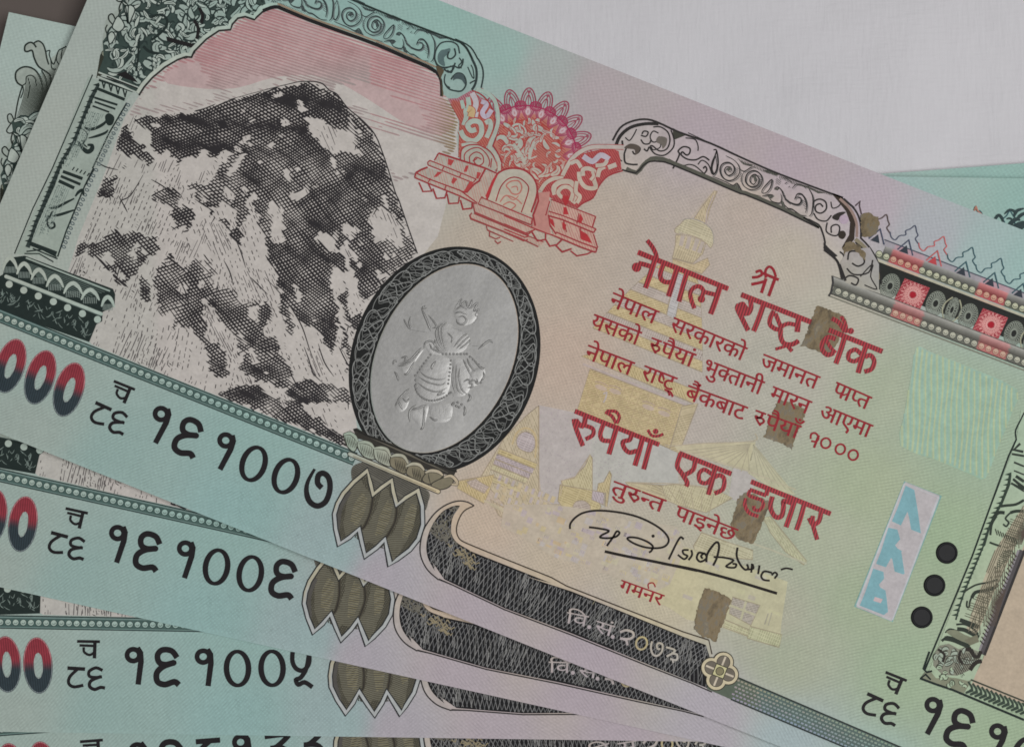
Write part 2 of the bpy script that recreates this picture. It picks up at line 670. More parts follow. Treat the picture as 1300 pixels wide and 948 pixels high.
# ------------------------------------------------------------------ mountain vignette
t120, t260, t420 = Tile(120, 0, 7.582), Tile(260, 0, 7.582), Tile(420, 0, 7.582)
ARCH_IN = (t120("430,920 480,840 560,750 680,650 800,580 880,550 935,555 960,500 1080,380 1200,300")
           + t260("250,290 265,240 320,180 390,165 480,195 500,170 590,90 640,75 700,70 740,85 1000,190 1289,298")
           + t420("450,432 700,542 930,642 1010,692 1060,780 1060,900") + Tile(520, 75, 7.582)("330,345 380,380 440,460 470,580 470,660 450,760 460,850 470,925"))
RIDGE = P("168,147 200,144.5 237,141 264,134.5 290,127 316,120 346,112 367,107 381,104 399,104 410,107 418,115 428,120 441,137 460,153 476,171 486,195 494,219 502,245 507,256 518,288 530,322")
GROUND = ARCH_IN + P("556,300 532,330 480,395 455,450 448,500 455,556 450,572 300,512 200,472 116,437 92,400 78,372 100,300 132,222 158,150")
g = Ink()
g.rich_poly(GROUND, lambda x, y: (182, 177, 172) if x > 200 else (176, 174, 168), 14)
part(g, "vignette_ground", M_TINT, 1e-5, 3e-6)

sky = Ink()
CLOUDS = [B2("395,440 430,405 520,400 560,420 640,440 700,470 780,480 830,560 820,610 740,600 700,580 600,560 520,520 440,500"),
          P("205,105 216,90 232,82 246,76 258,92 262,104 275,118 262,128 225,134 196,134"),
          P("176,122 190,112 206,104 216,112 232,122 216,134 180,140"),
          P("452,150 480,165 530,172 560,180 565,205 545,215 505,225 494,215 480,180"),
          P("330,95 350,100 372,97 362,106 330,113 300,122 286,122 300,108")]
SKYPOLY = ARCH_IN[:-1] + P("566,214 536,222 500,232") + RIDGE[::-1][4:] + P("160,150")
sdir = (math.cos(math.radians(17.2)), math.sin(math.radians(17.2)))
snor = (-sdir[1], sdir[0])
for k in range(-60, 70):
    c0 = (370 + snor[0] * k * 3.75, 110 + snor[1] * k * 3.75)
    run = []
    runs = []
    s = -300.0
    while s < 320:
        p = (c0[0] + sdir[0] * s, c0[1] + sdir[1] * s + 0.5 * math.sin(s / 37.0 + k))
        ok = inside(p, SKYPOLY)
        cl = any(inside((p[0] + 5 * math.sin(k * 1.7 + s / 23.), p[1] + 4 * math.sin(k * 2.1)), q) for q in CLOUDS) if ok else False
        edge = ok and (p[0] > 545 and p[1] > 130)
        if ok and not cl:
            run.append(p)
        else:
            if len(run) > 1:
                runs.append(run)
            run = []
        s += 3.0
    if len(run) > 1:
        runs.append(run)

    def skycol(x, y):
        t = max(0.0, min(1.0, (x - 545) / 30.0)) if y > 125 else 0.0
        r = max(0.0, min(1.0, (y - (150 - 0.12 * x) + 40) / 45.0)) if x < 470 else max(0.0, min(1.0, (y - 140) / 50.0))
        a = (168, 126, 128)
        b = (134, 118, 94)
        d = (152, 140, 138)
        a = tuple(a[i] + (d[i] - a[i]) * r for i in range(3))
        return tuple(a[i] + (b[i] - a[i]) * t for i in range(3))
    for r in runs:
        n = len(r)
        wd = [2.05 + 0.55 * math.sin(p[0] / 41.0 + p[1] / 29.0) + 0.25 * math.sin(p[0] / 13.) for p in r]
        for i in (0, n - 1):
            wd[i] *= 0.3
        sky.stroke(r, wd, skycol)
part(sky, "sky_engraving", M_INK, 2e-5, 8e-6)
wash = Ink()
wash.rich_poly(smooth(P("205,100 250,62 330,20 360,16 470,64 552,96 560,120 578,150 560,172 520,160 470,128 430,105 400,96 350,98 300,112 250,112"), 3, True), lambda x, y: (178, 156, 155), 16)
part(wash, "sky_wash", M_TINT, 1.5e-5, 3e-6)

# the mountain: cross-hatching whose line width follows the rock's light and dark
GX0, GY0, GW, GH = 60, 90, 500, 500
gy, gx = np.mgrid[GY0:GY0 + GH, GX0:GX0 + GW].astype(float)


def raster(poly):
    m = np.zeros(gx.shape, bool)
    j = len(poly) - 1
    for i in range(len(poly)):
        xi, yi = poly[i]
        xj, yj = poly[j]
        if yi != yj:
            m ^= ((yi > gy) != (yj > gy)) & (gx < (xj - xi) * (gy - yi) / (yj - yi) + xi)
        j = i
    return m


rs = np.random.RandomState(5)


def vnoise(cell, seed):
    r = np.random.RandomState(seed)
    n = int(GW / cell) + 3
    g = r.rand(n, n)
    fx, fy = (gx - GX0) / cell, (gy - GY0) / cell
    ix, iy = fx.astype(int), fy.astype(int)
    tx, ty = fx - ix, fy - iy
    tx, ty = tx * tx * (3 - 2 * tx), ty * ty * (3 - 2 * ty)
    return (g[iy, ix] * (1 - tx) + g[iy, ix + 1] * tx) * (1 - ty) + (g[iy + 1, ix] * (1 - tx) + g[iy + 1, ix + 1] * tx) * ty


DARK = [RIDGE + P("500,345 470,385 452,440 446,416 436,392 430,372 440,352 430,335 420,350 428,392 425,440 418,452 405,420 396,418 386,416 372,398 360,380 352,362 343,340 336,314 327,277 319,240 316,250 314,270 306,300 303,310 294,300 280,285 266,270 253,259 244,248 236,236 262,232 276,218 264,190 242,200 224,206 211,196 195,185 184,168 175,158"),
        P("190,251 211,233 222,238 228,248 226,262 219,264 206,256"),
        P("235,254 243,262 248,277 245,291 235,299 222,290 216,274 226,262"),
        P("87,306 111,309 132,301 150,290 166,294 182,299 195,296 203,303 200,318 187,330 180,341 165,352 158,357 148,362 142,348 132,341 127,330 105,322 90,317"),
        P("190,335 200,341 209,328 216,322 224,330 232,335 240,328 248,325 261,341 274,362 286,364 298,367 301,383 316,388 340,378 345,392 338,418 320,440 303,451 298,436 280,404 266,388 261,372 258,399 261,412 264,436 287,441 290,455 290,480 276,480 264,467 258,441 243,417 232,418 222,420 211,412 208,399 198,388 195,364"),
        P("177,352 189,358 188,372 192,391 184,384 176,370"),
        P("150,156 163,158 169,174 185,185 196,200 185,208 172,198 158,194 142,185 145,169"),
        P("118,228 146,226 146,244 140,256 124,250"),
        P("112,236 128,232 126,246 114,244"),
        P("272,500 300,486 330,492 350,504 383,508 395,528 405,522 415,540 440,554 440,566 400,550 340,527 300,512"),
        P("300,462 330,430 340,424 352,427 365,452 376,482 352,487 330,484 312,474"),
        P("320,380 334,392 342,412 334,424 318,420"),
        P("352,486 380,482 425,486 443,492 446,512 420,510 396,512 372,506"),
        P("400,398 414,410 420,438 410,436 404,420"), P("430,395 440,420 448,462 440,470 434,440"),
        P("352,372 366,392 376,420 370,428 358,404"),
        P("100,350 106,334 112,338 110,352"), P("256,320 266,330 276,348 268,352 258,336")]
WHITE = [P("388,146 399,150 425,161 441,170 462,196 450,194 436,192 423,198 407,183 394,170"),
         P("338,121 350,117 358,120 348,124"), P("378,122 384,128 386,144 380,140"), P("354,152 366,150 364,160 356,162"),
         P("348,170 360,166 352,176"), P("336,182 346,176 342,188"), P("370,208 382,206 376,216"), P("358,220 370,216 366,226"),
         P("376,240 392,236 386,246 380,248"), P("394,232 406,230 400,240"), P("342,260 352,262 360,285 358,304 348,306 344,286"),
         P("366,240 384,242 392,236 388,248 376,250"),
         P("466,277 476,270 483,258 488,266 499,270 507,288 498,291 502,312 490,300 480,303 472,292"),
         P("426,280 440,284 456,296 446,300 436,298"), P("398,300 412,294 424,304 436,322 424,322 410,312"),
         P("440,300 446,318 444,334 452,366 462,388 456,398 447,401 441,378 438,356 442,338 436,318"),
         P("454,330 462,332 456,342"), P("476,340 486,352 482,358"), P("500,306 506,312 500,316"),
         P("482,246 488,250 484,262"), P("132,320 138,318 142,330 138,338 132,330"), P("162,318 170,316 168,326"), P("145,338 150,334 152,350 148,352"),
         P("208,400 216,396 224,404 220,416 210,412"), P("228,366 238,364 234,374"), P("270,198 296,190 306,176 316,166 322,170 300,190 284,205 268,214"),
         P("188,162 202,152 206,156 196,166"), P("300,188 306,184 304,194"), P("326,205 334,200 330,208"), P("306,240 312,232 316,242 310,250"),
         P("280,228 290,240 298,254 290,252"), P("316,404 320,390 328,404 324,412"), P("300,420 306,416 312,436 306,438"),
         P("268,262 284,256 296,268 300,286 292,290 284,276 272,272"), P("370,352 376,362 380,384 374,376")]
dark = np.zeros(gx.shape, float)
for q in DARK:
    dark = np.maximum(dark, raster(q))
for q in WHITE:
    dark[raster(q)] = 0
zone = raster(GROUND)
below = np.zeros(gx.shape, bool)


def blur(a, n):
    for _ in range(n):
        a = (a + np.roll(a, 1, 0) + np.roll(a, -1, 0) + np.roll(a, 1, 1) + np.roll(a, -1, 1)) / 5.0
    return a


n1, n2, n3 = vnoise(5, 1), vnoise(14, 2), vnoise(40, 3)
soft = blur(dark, 4)


def streaks(deg, long_, short, seed):
    """noise drawn out along the fall line"""
    r = np.random.RandomState(seed)
    g = r.rand(200, 200)
    a = math.radians(deg)
    fx = ((gx - GX0) * math.cos(a) + (gy - GY0) * math.sin(a)) / long_ + 60
    fy = (-(gx - GX0) * math.sin(a) + (gy - GY0) * math.cos(a)) / short + 120
    ix, iy = np.floor(fx).astype(int), np.floor(fy).astype(int)
    tx, ty = fx - ix, fy - iy
    ix, iy = ix % 199, iy % 199
    return (g[iy, ix] * (1 - tx) + g[iy, ix + 1] * tx) * (1 - ty) + (g[iy + 1, ix] * (1 - tx) + g[iy + 1, ix + 1] * tx) * ty


st1, st2 = streaks(72, 26, 5, 8), streaks(118, 24, 4.5, 9)
side = np.clip((gx + 0.35 * (gy - 150) - 330) / 120, 0, 1)
st = st1 * side + st2 * (1 - side)
wx, wy = (vnoise(8, 31) - 0.5) * 8 + (vnoise(3.5, 33) - 0.5) * 5, (vnoise(8, 32) - 0.5) * 10 + (vnoise(3.5, 34) - 0.5) * 6
jj, ii = np.clip((gx - GX0 + wx).astype(int), 0, GW - 1), np.clip((gy - GY0 + wy).astype(int), 0, GH - 1)
soft = blur(dark[ii, jj], 2)
mid = vnoise(26, 41)
base = (soft - 0.5) * 1.7 + 0.52 + (n1 - 0.5) * 0.6 + (st - 0.5) * 0.8
tone = np.clip(base * 1.15, 0, 1) * (0.30 + 0.42 * n2 + 0.62 * mid)
tone += 0.22 * np.clip((soft - 0.6) * 2, 0, 1) * np.clip(1 - (gy - 100) / 170.0, 0, 1)
fleck = (streaks(68, 20, 2.5, 21) * side + streaks(122, 18, 2.5, 22) * (1 - side))
upper = np.clip((265 - gy) / 70, 0, 1) * np.clip((430 - gx) / 60, 0, 1)
tone = np.maximum(tone, upper * np.clip((soft - 0.45) * 4, 0, 1) * (0.62 + 0.3 * mid))
tone[(fleck > 0.78 + 0.05 * side + 0.14 * upper) & (mid < 0.55)] *= 0.2
tone[(st > 0.86 + 0.05 * side + 0.10 * upper)] *= 0.35
tone += np.where((soft < 0.4) & (fleck < 0.26) & (n2 > 0.34), 0.36, 0.0)
tone = np.clip(tone, 0, 1)
tone[~zone | ~raster(RIDGE + P('462,386 446,480 460,575 300,530 60,440 60,300 158,150'))] = 0


def samp(a, x, y):
    i, j = int(y - GY0), int(x - GX0)
    if 0 <= i < GH and 0 <= j < GW:
        return a[i, j]
    return 0.0


eng = Ink()
MK = (46, 44, 46)
for deg, pitch, wav, seed in ((41, 3.55, 2.4, 0), (-24, 3.7, 2.0, 1)):
    d = (math.cos(math.radians(deg)), math.sin(math.radians(deg)))
    nr = (-d[1], d[0])
    K = int(420 / pitch)
    for k in range(-K, K):
        run, wd = [], []
        lw = random.uniform(0.78, 1.2)

        def flush():
            if len(run) > 1:
                wd[0] *= 0.3
                wd[-1] *= 0.3
                eng.stroke(run, list(wd), MK, lift=seed * 4e-6)
        s = -400.0
        while s < 400:
            o = wav * math.sin(s / 31.0 + 0.4 * math.sin(k * 0.21)) + 3.4 * wav * math.sin(s / 74.0 + k * 0.035 + seed) + 1.2 * math.sin(s / 11.0 + k * 0.5)
            x = 310 + d[0] * s + nr[0] * (k * pitch + o)
            y = 330 + d[1] * s + nr[1] * (k * pitch + o)
            t = samp(tone, x, y)
            if t > (0.2 if seed == 0 else 0.42):
                run.append((x, y))
                wd.append((0.4 + 2.25 * t if seed == 0 else 0.35 + 1.8 * t) * lw * (0.85 + 0.3 * samp(n1, x, y)))
            else:
                flush()
                run, wd = [], []
            s += 2.6
        flush()
# single ruled lines that shade the snow
shade = np.where((tone < 0.2) & zone, np.clip((vnoise(20, 61) - 0.42) * 2.2, 0, 1) * (0.5 + 0.5 * n1), 0)
shade[~raster(RIDGE + P('462,386 446,480 460,575 300,530 60,440 60,300 158,150'))] = 0
for x0_, x1_, deg in ((60, 262, 113), (262, 540, 66)):
    d = (math.cos(math.radians(deg)), math.sin(math.radians(deg)))
    nr = (-d[1], d[0])
    for k in range(-75, 75):
        run, wd = [], []
        s = -260.0
        while s < 260:
            x, y = 290 + d[0] * s + nr[0] * (k * 3.9 + 1.5 * math.sin(s / 25.0 + k)), 330 + d[1] * s + nr[1] * (k * 3.9 + 1.5 * math.sin(s / 25.0 + k))
            t = samp(shade, x, y) if x0_ <= x < x1_ else 0
            if t > 0.16 and random.random() > 0.12:
                run.append((x, y))
                wd.append(0.45 + 0.9 * t)
            else:
                if len(run) > 1:
                    eng.stroke(run, list(wd), (92, 88, 88))
                run, wd = [], []
            s += 2.8
# short dashes running down the snow slopes
lightz = zone & (tone < 0.2)
rm = raster(RIDGE + P("462,386 446,480 452,556 440,560 300,508 120,432 95,392 82,366 104,300 134,224 160,152"))
lightz &= rm
for (bx0, by0, bx1, by1, deg, pitch, dens) in ((80, 225, 245, 310, 112, 6.2, 0.62), (80, 310, 200, 470, 108, 7.0, 0.34), (165, 330, 300, 520, 100, 6.5, 0.42),
                                             (230, 230, 330, 400, 70, 6.0, 0.40), (300, 380, 460, 520, 66, 6.4, 0.36)):
    d = (math.cos(math.radians(deg)), math.sin(math.radians(deg)))
    nr = (-d[1], d[0])
    mx, my = (bx0 + bx1) / 2, (by0 + by1) / 2
    for k in range(-30, 30):
        s = -160 + random.random() * 8
        while s < 160:
            L = random.uniform(2.0, 6.5)
            x, y = mx + d[0] * s + nr[0] * k * pitch, my + d[1] * s + nr[1] * k * pitch
            if bx0 < x < bx1 and by0 < y < by1 and samp(lightz, x, y) and random.random() < min(0.95, dens * 1.7 * (0.35 + 1.3 * samp(n2, x, y))):
                eng.stroke([(x, y), (x + d[0] * L, y + d[1] * L)], random.uniform(0.7, 1.25), (84, 80, 80))
            s += L + random.uniform(2.5, 5)
for q in ("192,228 206,236 222,248", "152,262 154,255 166,248 182,222", "336,352 350,366 362,380 372,394 384,416 394,446 404,470", "366,466 372,480 380,492 396,500",
          "386,440 392,456 398,474 410,486", "404,436 412,460 424,478", "318,352 328,362 340,374", "150,248 158,262 162,270", "230,360 236,372 240,390", "430,440 438,456 446,470",
          "300,306 306,320 312,340", "284,330 292,346 296,362", "148,355 152,340 160,326", "96,250 104,240 112,232", "122,205 134,212 150,216"):
    eng.stroke(P(q), 1.5, MK, sm=5, taper=(0.3, 0.3))
# ridge line
eng.stroke(RIDGE[4:], 1.5, MK, sm=3, taper=(0.4, 1))
for _ in range(900):                                  # ragged tufts along the edges of the rock
    i, j = rs.randint(2, GH - 2), rs.randint(2, GW - 2)
    if zone[i, j] and 0.2 < soft[i, j] < 0.8 and rm[i, j]:
        a = math.radians(100 + rs.uniform(-35, 25))
        L = rs.uniform(3, 9)
        x, y = GX0 + j, GY0 + i
        eng.stroke([(x, y), (x + L * math.cos(a), y + L * math.sin(a))], [1.5, 0.6], MK)
part(eng, "mountain_engraving", M_INK, 3e-5, 1.4e-5)

# ------------------------------------------------------------------ left pillar, arch and its foliage
def foliage(ink, poly, n, light, darkc, seed, size=(7, 15), wid=(2.2, 4.6)):
    r = random.Random(seed)
    xs, ys = [p[0] for p in poly], [p[1] for p in poly]
    k = 0
    while k < n:
        x, y = r.uniform(min(xs), max(xs)), r.uniform(min(ys), max(ys))
        if not inside((x, y), poly):
            continue
        k += 1
        a, L, cur = r.uniform(0, 6.28), r.uniform(*size), r.uniform(-0.9, 0.9)
        pts = []
        for i in range(7):
            pts.append((x, y))
            x += math.cos(a) * L / 6
            y += math.sin(a) * L / 6
            a += cur * (0.35 + 0.12 * i)
        if not all(inside(p, poly) for p in pts[::3]):
            continue
        w = r.uniform(*wid)
        ink.stroke(pts, [w * 1.5 * q for q in (0.7, 1, 1.1, 1.1, 1.0, 0.8, 0.5)], darkc)
        ink.stroke(pts, [w * q for q in (0.5, 0.9, 1, 1, 0.85, 0.6, 0.25)], light)
        if r.random() < 0.5:
            ink.stroke(pts[1:6], 0.8, darkc, taper=(0.3, 0.3))


pil = Ink()
tp1, tp2, tp3 = Tile(20, 90, 7.582), Tile(10, 210, 7.582), Tile(0, 330, 7.582)
LT = paper_tint(1.02, (4, 4, 2))
LT2 = paper_tint(0.93, (2, 6, 4))
# shaft: outer line, toothed inner edge, right edge, relief scrolls
pil.rich_poly(tp1("760,80 1130,200 1060,290") + tp2("770,110 480,890 80,850") + tp1("350,948 700,60"), LT2, 12)
pil.stroke(tp1("740,40 350,948") + tp2("240,420 65,850"), 1.5, DK)
pil.stroke(tp1("800,130 730,260 640,480 560,690 440,880") + tp2("430,190 330,420 270,560 230,680 190,790"), [3.5, 5.5, 4, 4.5, 4, 6.5, 5, 5, 4, 6], (52, 62, 60), sm=0)
tooth = tp1("790,140 745,250 660,450 600,600 520,760 430,930") + tp2("440,170 350,390 280,540 230,680 190,780")
for i in range(len(tooth) - 1):
    a, b = tooth[i], tooth[i + 1]
    m = max(2, int(math.hypot(b[0] - a[0], b[1] - a[1]) / 6.2))
    for k in range(m):
        t = k / m
        x, y = a[0] + (b[0] - a[0]) * t, a[1] + (b[1] - a[1]) * t
        pil.poly([(x + 2, y - 3.2), (x - 6.5, y - 0.2), (x + 2, y + 2.2)], DK)
pil.stroke(tp1("1070,310 900,600 740,940") + tp2("830,30 740,200 560,640 480,880"), 2.0, DK)
redge = tp1("1060,330 940,560 780,900") + tp2("800,100 700,330 600,560 500,830")
for i in range(len(redge) - 1):
    a, b = redge[i], redge[i + 1]
    m = max(2, int(math.hypot(b[0] - a[0], b[1] - a[1]) / 6.0))
    for k in range(m):
        t = k / m
        x, y = a[0] + (b[0] - a[0]) * t + 3, a[1] + (b[1] - a[1]) * t
        pil.stroke(ellipse(x, y, 2.4, 1.7, 30, 8), 1.0, (70, 84, 90), closed=True)
for q, w in (("660,540 700,565 780,550 860,500 890,440", 3), ("700,650 780,630 860,600 890,570", 2.6), ("600,680 640,740 690,780 730,760 735,720 690,715", 4.5),
             ("660,660 650,700 690,740", 1.8), ("640,560 690,610 660,690 600,720 560,700", 1.4)):
    pil.stroke(tp1(q), w * 1.3, DK, sm=5, taper=(0.4, 0.4))
pil.poly(smooth(tp1("860,440 900,410 950,450 930,520 880,520"), 4, True), DK)
for q, w in (("400,410 470,405 560,360 640,320", 2.6), ("430,490 520,470 640,430", 2.8), ("390,480 380,560 410,605 450,590 440,550 410,560", 2.2), ("360,540 400,500 430,440", 2), ("650,300 680,260 720,240 730,290", 3)):
    pil.stroke(tp2(q), w * 1.3, DK, sm=5, taper=(0.5, 0.5))
for q, w in (("760,260 980,330", 2.2), ("760,300 960,370", 2), ("740,340 900,400", 1.8), ("800,90 1130,200", 2.2), ("800,60 1150,160", 2), ("780,170 1050,280", 3)):
    pil.stroke(tp1(q), w * 1.3, DK)
for q, w in (("530,60 720,130", 3.2), ("510,105 700,185", 2.8), ("490,150 640,220", 3.4), ("210,750 470,850", 4.2), ("240,800 480,900", 1.4), ("180,830 330,810 470,880", 1.4), ("160,850 300,850 440,930", 1.2)):
    pil.stroke(tp2(q), w * 1.3, DK)
for k in range(5):
    x, y = tp2([(620 + 36 * k, 48 + 14 * k)])[0]
    pil.stroke([(x, y), (x + 3, y - 4)], 1.6, DK)
for k in range(8):
    x, y = tp1([(830 + 34 * k, 118 + 14 * k)])[0]
    pil.stroke([(x, y - 3), (x + (-1) ** k * 2.2, y + 5.5)], 1.9, DK)
hatch(pil, tp1("700,380 850,420 640,760 520,930 470,900"), 113, 2.5, 0.8, (118, 132, 126), 0.3)
hatch(pil, tp2("480,180 600,230 430,600 260,700 240,680"), 113, 2.5, 0.8, (118, 132, 126), 0.3)
hatch(pil, tp1("870,600 960,600 830,900 760,940 740,900"), 20, 2.5, 0.7, (126, 138, 132), 0.4)
rnd = random.Random(3)
for _ in range(150):                                   # stipple shading on the shaft
    k = rnd.random()
    x, y = tp1([(720 - 330 * k + rnd.uniform(0, 110), 400 + 530 * k)])[0] if rnd.random() < 0.5 else tp2([(470 - 190 * k + rnd.uniform(0, 90), 190 + 480 * k)])[0]
    pil.stroke([(x, y), (x + 1.7, y + 0.6)], 0.8, (88, 100, 96))
# pedestal: lotus mouldings, beads and black block
pil.poly(tp3("60,20 100,-20 240,-40 1090,280 1110,330 1105,440 1060,470 990,500 985,590 930,620 860,790 -60,470 -60,190 30,140"), DK)
for k in range(9):
    a, b = tp3([(230 + 15 * k, 20 + 17 * k), (1040 - 30 * k, 300 + 10 * k)])
    pil.stroke([a, b], 0.7, (98, 112, 106))
pil.stroke(tp3("250,-20 1060,300"), 2.0, LT2)
for x, y, w, h in ((100, 55, 70, 75), (235, 105, 72, 70), (375, 160, 74, 66), (530, 225, 82, 70), (705, 290, 90, 66), (870, 350, 88, 62), (1040, 415, 62, 58)):
    a = smooth(tp3([(x - w, y + 35), (x - w * 0.6, y - h * 0.5), (x, y - h), (x + w * 0.6, y - h * 0.4), (x + w, y + 40)]), 4)
    pil.stroke(a, 5.0, LT, taper=(0.35, 0.35))
    for j in range(8):
        q = tp3([(x - w * 0.7 + j * w * 0.2, y + 10), (x - w * 0.75 + j * w * 0.2, y + 70)])
        pil.stroke(q, 0.8, (128, 140, 134))
pil.stroke(tp3("60,160 975,520"), 4.6, LT, caps=True)
pil.stroke(tp3("60,180 975,540"), 1.0, (90, 104, 100))
for x, y in ((90, 235), (230, 292), (370, 348), (515, 402), (652, 460), (795, 517), (940, 573), (-50, 180)):
    pil.dot(tp3([(x, y)])[0], 4.5, LT)
for _ in range(130):
    x, y = rnd.uniform(-40, 880), 0
    y = 0.4 * x + rnd.uniform(230, 420)
    a = rnd.uniform(0.3, 2.2)
    L = rnd.uniform(30, 90)
    q = tp3([(x, y), (x + L * 0.5 * math.cos(a), y - L * 0.3 * math.sin(a)), (x + L * math.cos(a), y - L * math.sin(a) * 0.8)])
    if all(inside(p, tp3("-60,250 930,600 860,780 -60,460")) for p in q):
        pil.stroke(q, rnd.uniform(0.7, 1.4), (112, 126, 120), taper=(0.4, 0.4))
# capital
foliage_poly = t120("40,690 90,560 80,400 150,310 180,240 230,150 270,100 270,-90 900,-180") + t260("470,-160 560,-60 590,60 500,165 480,190 390,160 320,175 262,235 250,285") + t120("1200,295 1080,375 960,495 935,545 880,548 800,575 680,645 560,745 480,835 420,900")
pil.poly(foliage_poly, (56, 70, 66))
foliage(pil, foliage_poly, 130, LT2, (44, 56, 54), 11, (14, 26), (5.0, 8.5))
foliage(pil, foliage_poly, 110, LT, (40, 52, 50), 12, (8, 16), (2.4, 4.2))
for _ in range(170):
    x, y = rnd.uniform(125, 345), rnd.uniform(-90, 115)
    a, L = rnd.uniform(0, 6.28), rnd.uniform(4, 12)
    q = [(x, y), (x + L * .5 * math.cos(a), y + L * .5 * math.sin(a)), (x + L * math.cos(a + .8), y + L * math.sin(a + .8))]
    if all(inside(p, foliage_poly) for p in q):
        pil.stroke(q, rnd.uniform(1.0, 3.0), (42, 54, 52), sm=4, taper=(0.2, 0.2))
for q in ("40,700 430,850", "30,740 400,890"):
    pil.stroke(t120(q), 2.0, LT)
pil.stroke(t120("120,740 430,860"), 1.6, BK)
pil.stroke(t120("550,170 600,150 660,150 700,200 690,260 640,320 550,390"), 3.2, DK, sm=5)
pil.stroke(t120("470,450 530,500 620,520"), 3.5, DK, sm=4)
pil.poly(t120("690,355 985,435 960,470 700,400"), BK)
pil.poly(t120("210,720 300,690 390,760 420,800 300,760"), BK)
pil.stroke(t120("430,380 420,560 400,690"), 2.6, DK, sm=4)
pil.stroke(t120("1010,80 1040,150 1030,230"), 4, BK, sm=4)
pil.stroke(t120("960,200 1000,280 985,380"), 4, BK, sm=4)
for q in ("265,10 285,50 330,60", "300,60 290,100 310,170 320,230", "180,240 230,160 290,250 240,310 180,280", "130,350 170,310 200,360 150,430", "330,60 390,90 360,180 330,230"):
    pts = t120(q)
    pil.poly(smooth(pts, 4, True), LT)
    pil.stroke(pts, 1.5, DK, sm=4, closed=True)
edge_ = ARCH_IN[:23]
pil.stroke([(x - 1.6, y - 2.6) for x, y in edge_], 5.6, paper_tint(1.03, (8, 6, 2)))
pil.stroke(edge_, 2.4, (44, 44, 42))
part(pil, "pillar_engraving", M_INK, 5e-5, 5e-5)

# ------------------------------------------------------------------ the scroll friezes over the arches
fr = Ink()
LD = (48, 58, 58)


def scroll_motif(ink, ox, oy, col, gap, light):
    q = Tile(420 + ox, oy, 7.582)
    for s, w in (("190,170 215,160 205,125 165,125 150,165 185,205 235,180 240,120 190,80 130,95 105,150 130,220 190,255 260,230 295,170 280,100 230,50 160,15", 1.7),
                 ("400,215 440,215 460,250 430,290 395,262 405,215 445,195 482,240 465,300 400,312 352,262 368,190 430,158 490,188 512,250 482,320 400,342 330,300 312,230 345,160", 1.7),
                 ("630,330 660,315 700,350 730,420 780,465 850,485 885,460 880,420 840,415 825,438", 2.0), ("825,430 850,385 890,385 925,430 940,500 930,565", 2.0),
                 ("30,210 160,265 230,300 270,280 300,330 340,375 420,385 500,405", 1.4), ("510,405 580,390 620,395", 1.6),
                 ("580,420 610,455 680,470 700,430 690,380", 1.4), ("710,470 760,520 800,530 880,585 940,590", 1.6), ("960,330 1000,420 990,560 960,600", 1.5),
                 ("700,220 760,240 800,280", 1.0), ("800,330 840,290 900,300 930,330", 1.4), ("730,285 755,270", 2.4), ("765,320 780,308", 2.0),
                 ("290,140 340,165 400,130 440,120", 1.4), ("520,150 560,170 640,190", 1.4), ("60,5 28,80 20,165 45,195 72,150 76,90 60,5", 1.6),
                 ("510,375 512,345 548,298 605,245 592,320 552,370 510,375", 1.6)):
        pts = q(s)
        ink.stroke([(x + 1.5, y + 1.3) for x, y in pts], w * 0.8, tuple(v + 52 for v in col), sm=4, taper=(0.3, 0.3))
        ink.stroke(pts, w * 1.05, col, sm=4, taper=(0.5, 0.4))
    for s in ("290,60 360,90 440,105 400,118 330,100", "520,155 600,150 700,195 640,205 590,185", "225,308 270,288 312,365 270,340", "560,395 600,392 628,405 600,430 575,420",
              "690,440 720,460 740,520 700,500", "880,290 960,310 1040,350 1130,375 1050,378 1000,350 940,325", "180,130 215,120 210,150 190,165 165,150", "410,205 450,205 465,245 440,270 430,230", "640,320 680,330 660,350 625,340"):
        ink.poly(q(s), gap)
        hatch(ink, q(s), 70, 1.9, 0.8, tuple(v + 40 for v in gap))
    low = q("0,225 160,285 300,345 500,425 700,510 880,590 1000,640 1000,665 880,625 700,545 450,440 0,255")
    hatch(ink, low, 112, 2.1, 1.0, tuple(v + 18 for v in gap), 0.08)
    up = q("200,5 660,195 1000,325 1240,412 1180,405 1000,345 800,290 640,215 520,175 330,85")
    hatch(ink, up, 100, 2.0, 0.9, tuple(v + 14 for v in gap), 0.1)
    for s in ("250,120 290,140 270,220 230,240 250,180", "470,200 512,230 500,310 450,330 480,270", "880,420 930,440 935,540 905,500", "700,360 760,430 790,490 730,450", "640,230 700,240 690,300 640,290", "300,170 330,200 320,290 300,260"):
        hatch(ink, q(s), 40, 2.0, 0.75, tuple(v + 46 for v in col), 0.15)
    ink.stroke(q("-200,-205 -60,-140 200,-20 330,40"), 1.0, col)


LB0, LB1 = (300, -22), (553, 87)     # lower edge of the left band
band = t260("740,80") + t420("0,262 450,430 700,540 930,640") + Tile(520, 75, 7.582)("270,130 310,240 315,330 370,378 460,380 580,310 640,230 640,120 600,20") + t420("1240,410 1000,320 660,190 200,0 0,-90") + P("350,-60 330,-20")
fr.rich_poly(band, paper_tint(0.97, (0, 2, 2)), 12)
scroll_motif(fr, 0, 0, LD, (44, 54, 54), None)
scroll_motif(fr, -129, -52, LD, (44, 54, 54), None)
fr.stroke(t260("560,110 640,78 700,72 745,88 1000,195 1289,300") + t420("450,437 700,547 930,645 1010,695"), 4.6, BK, sm=2)
fr.stroke(t260("700,40 745,58 1000,168 1289,270") + t420("450,405 700,515 930,612 1010,650"), 2.2, (140, 122, 104), sm=2)
fr.stroke(t420("1010,692 1060,780 1066,930"), 3.2, BK, sm=3)
fr.stroke(t420("0,-95 200,0 660,190 1000,320 1240,408"), 2.4, DK)
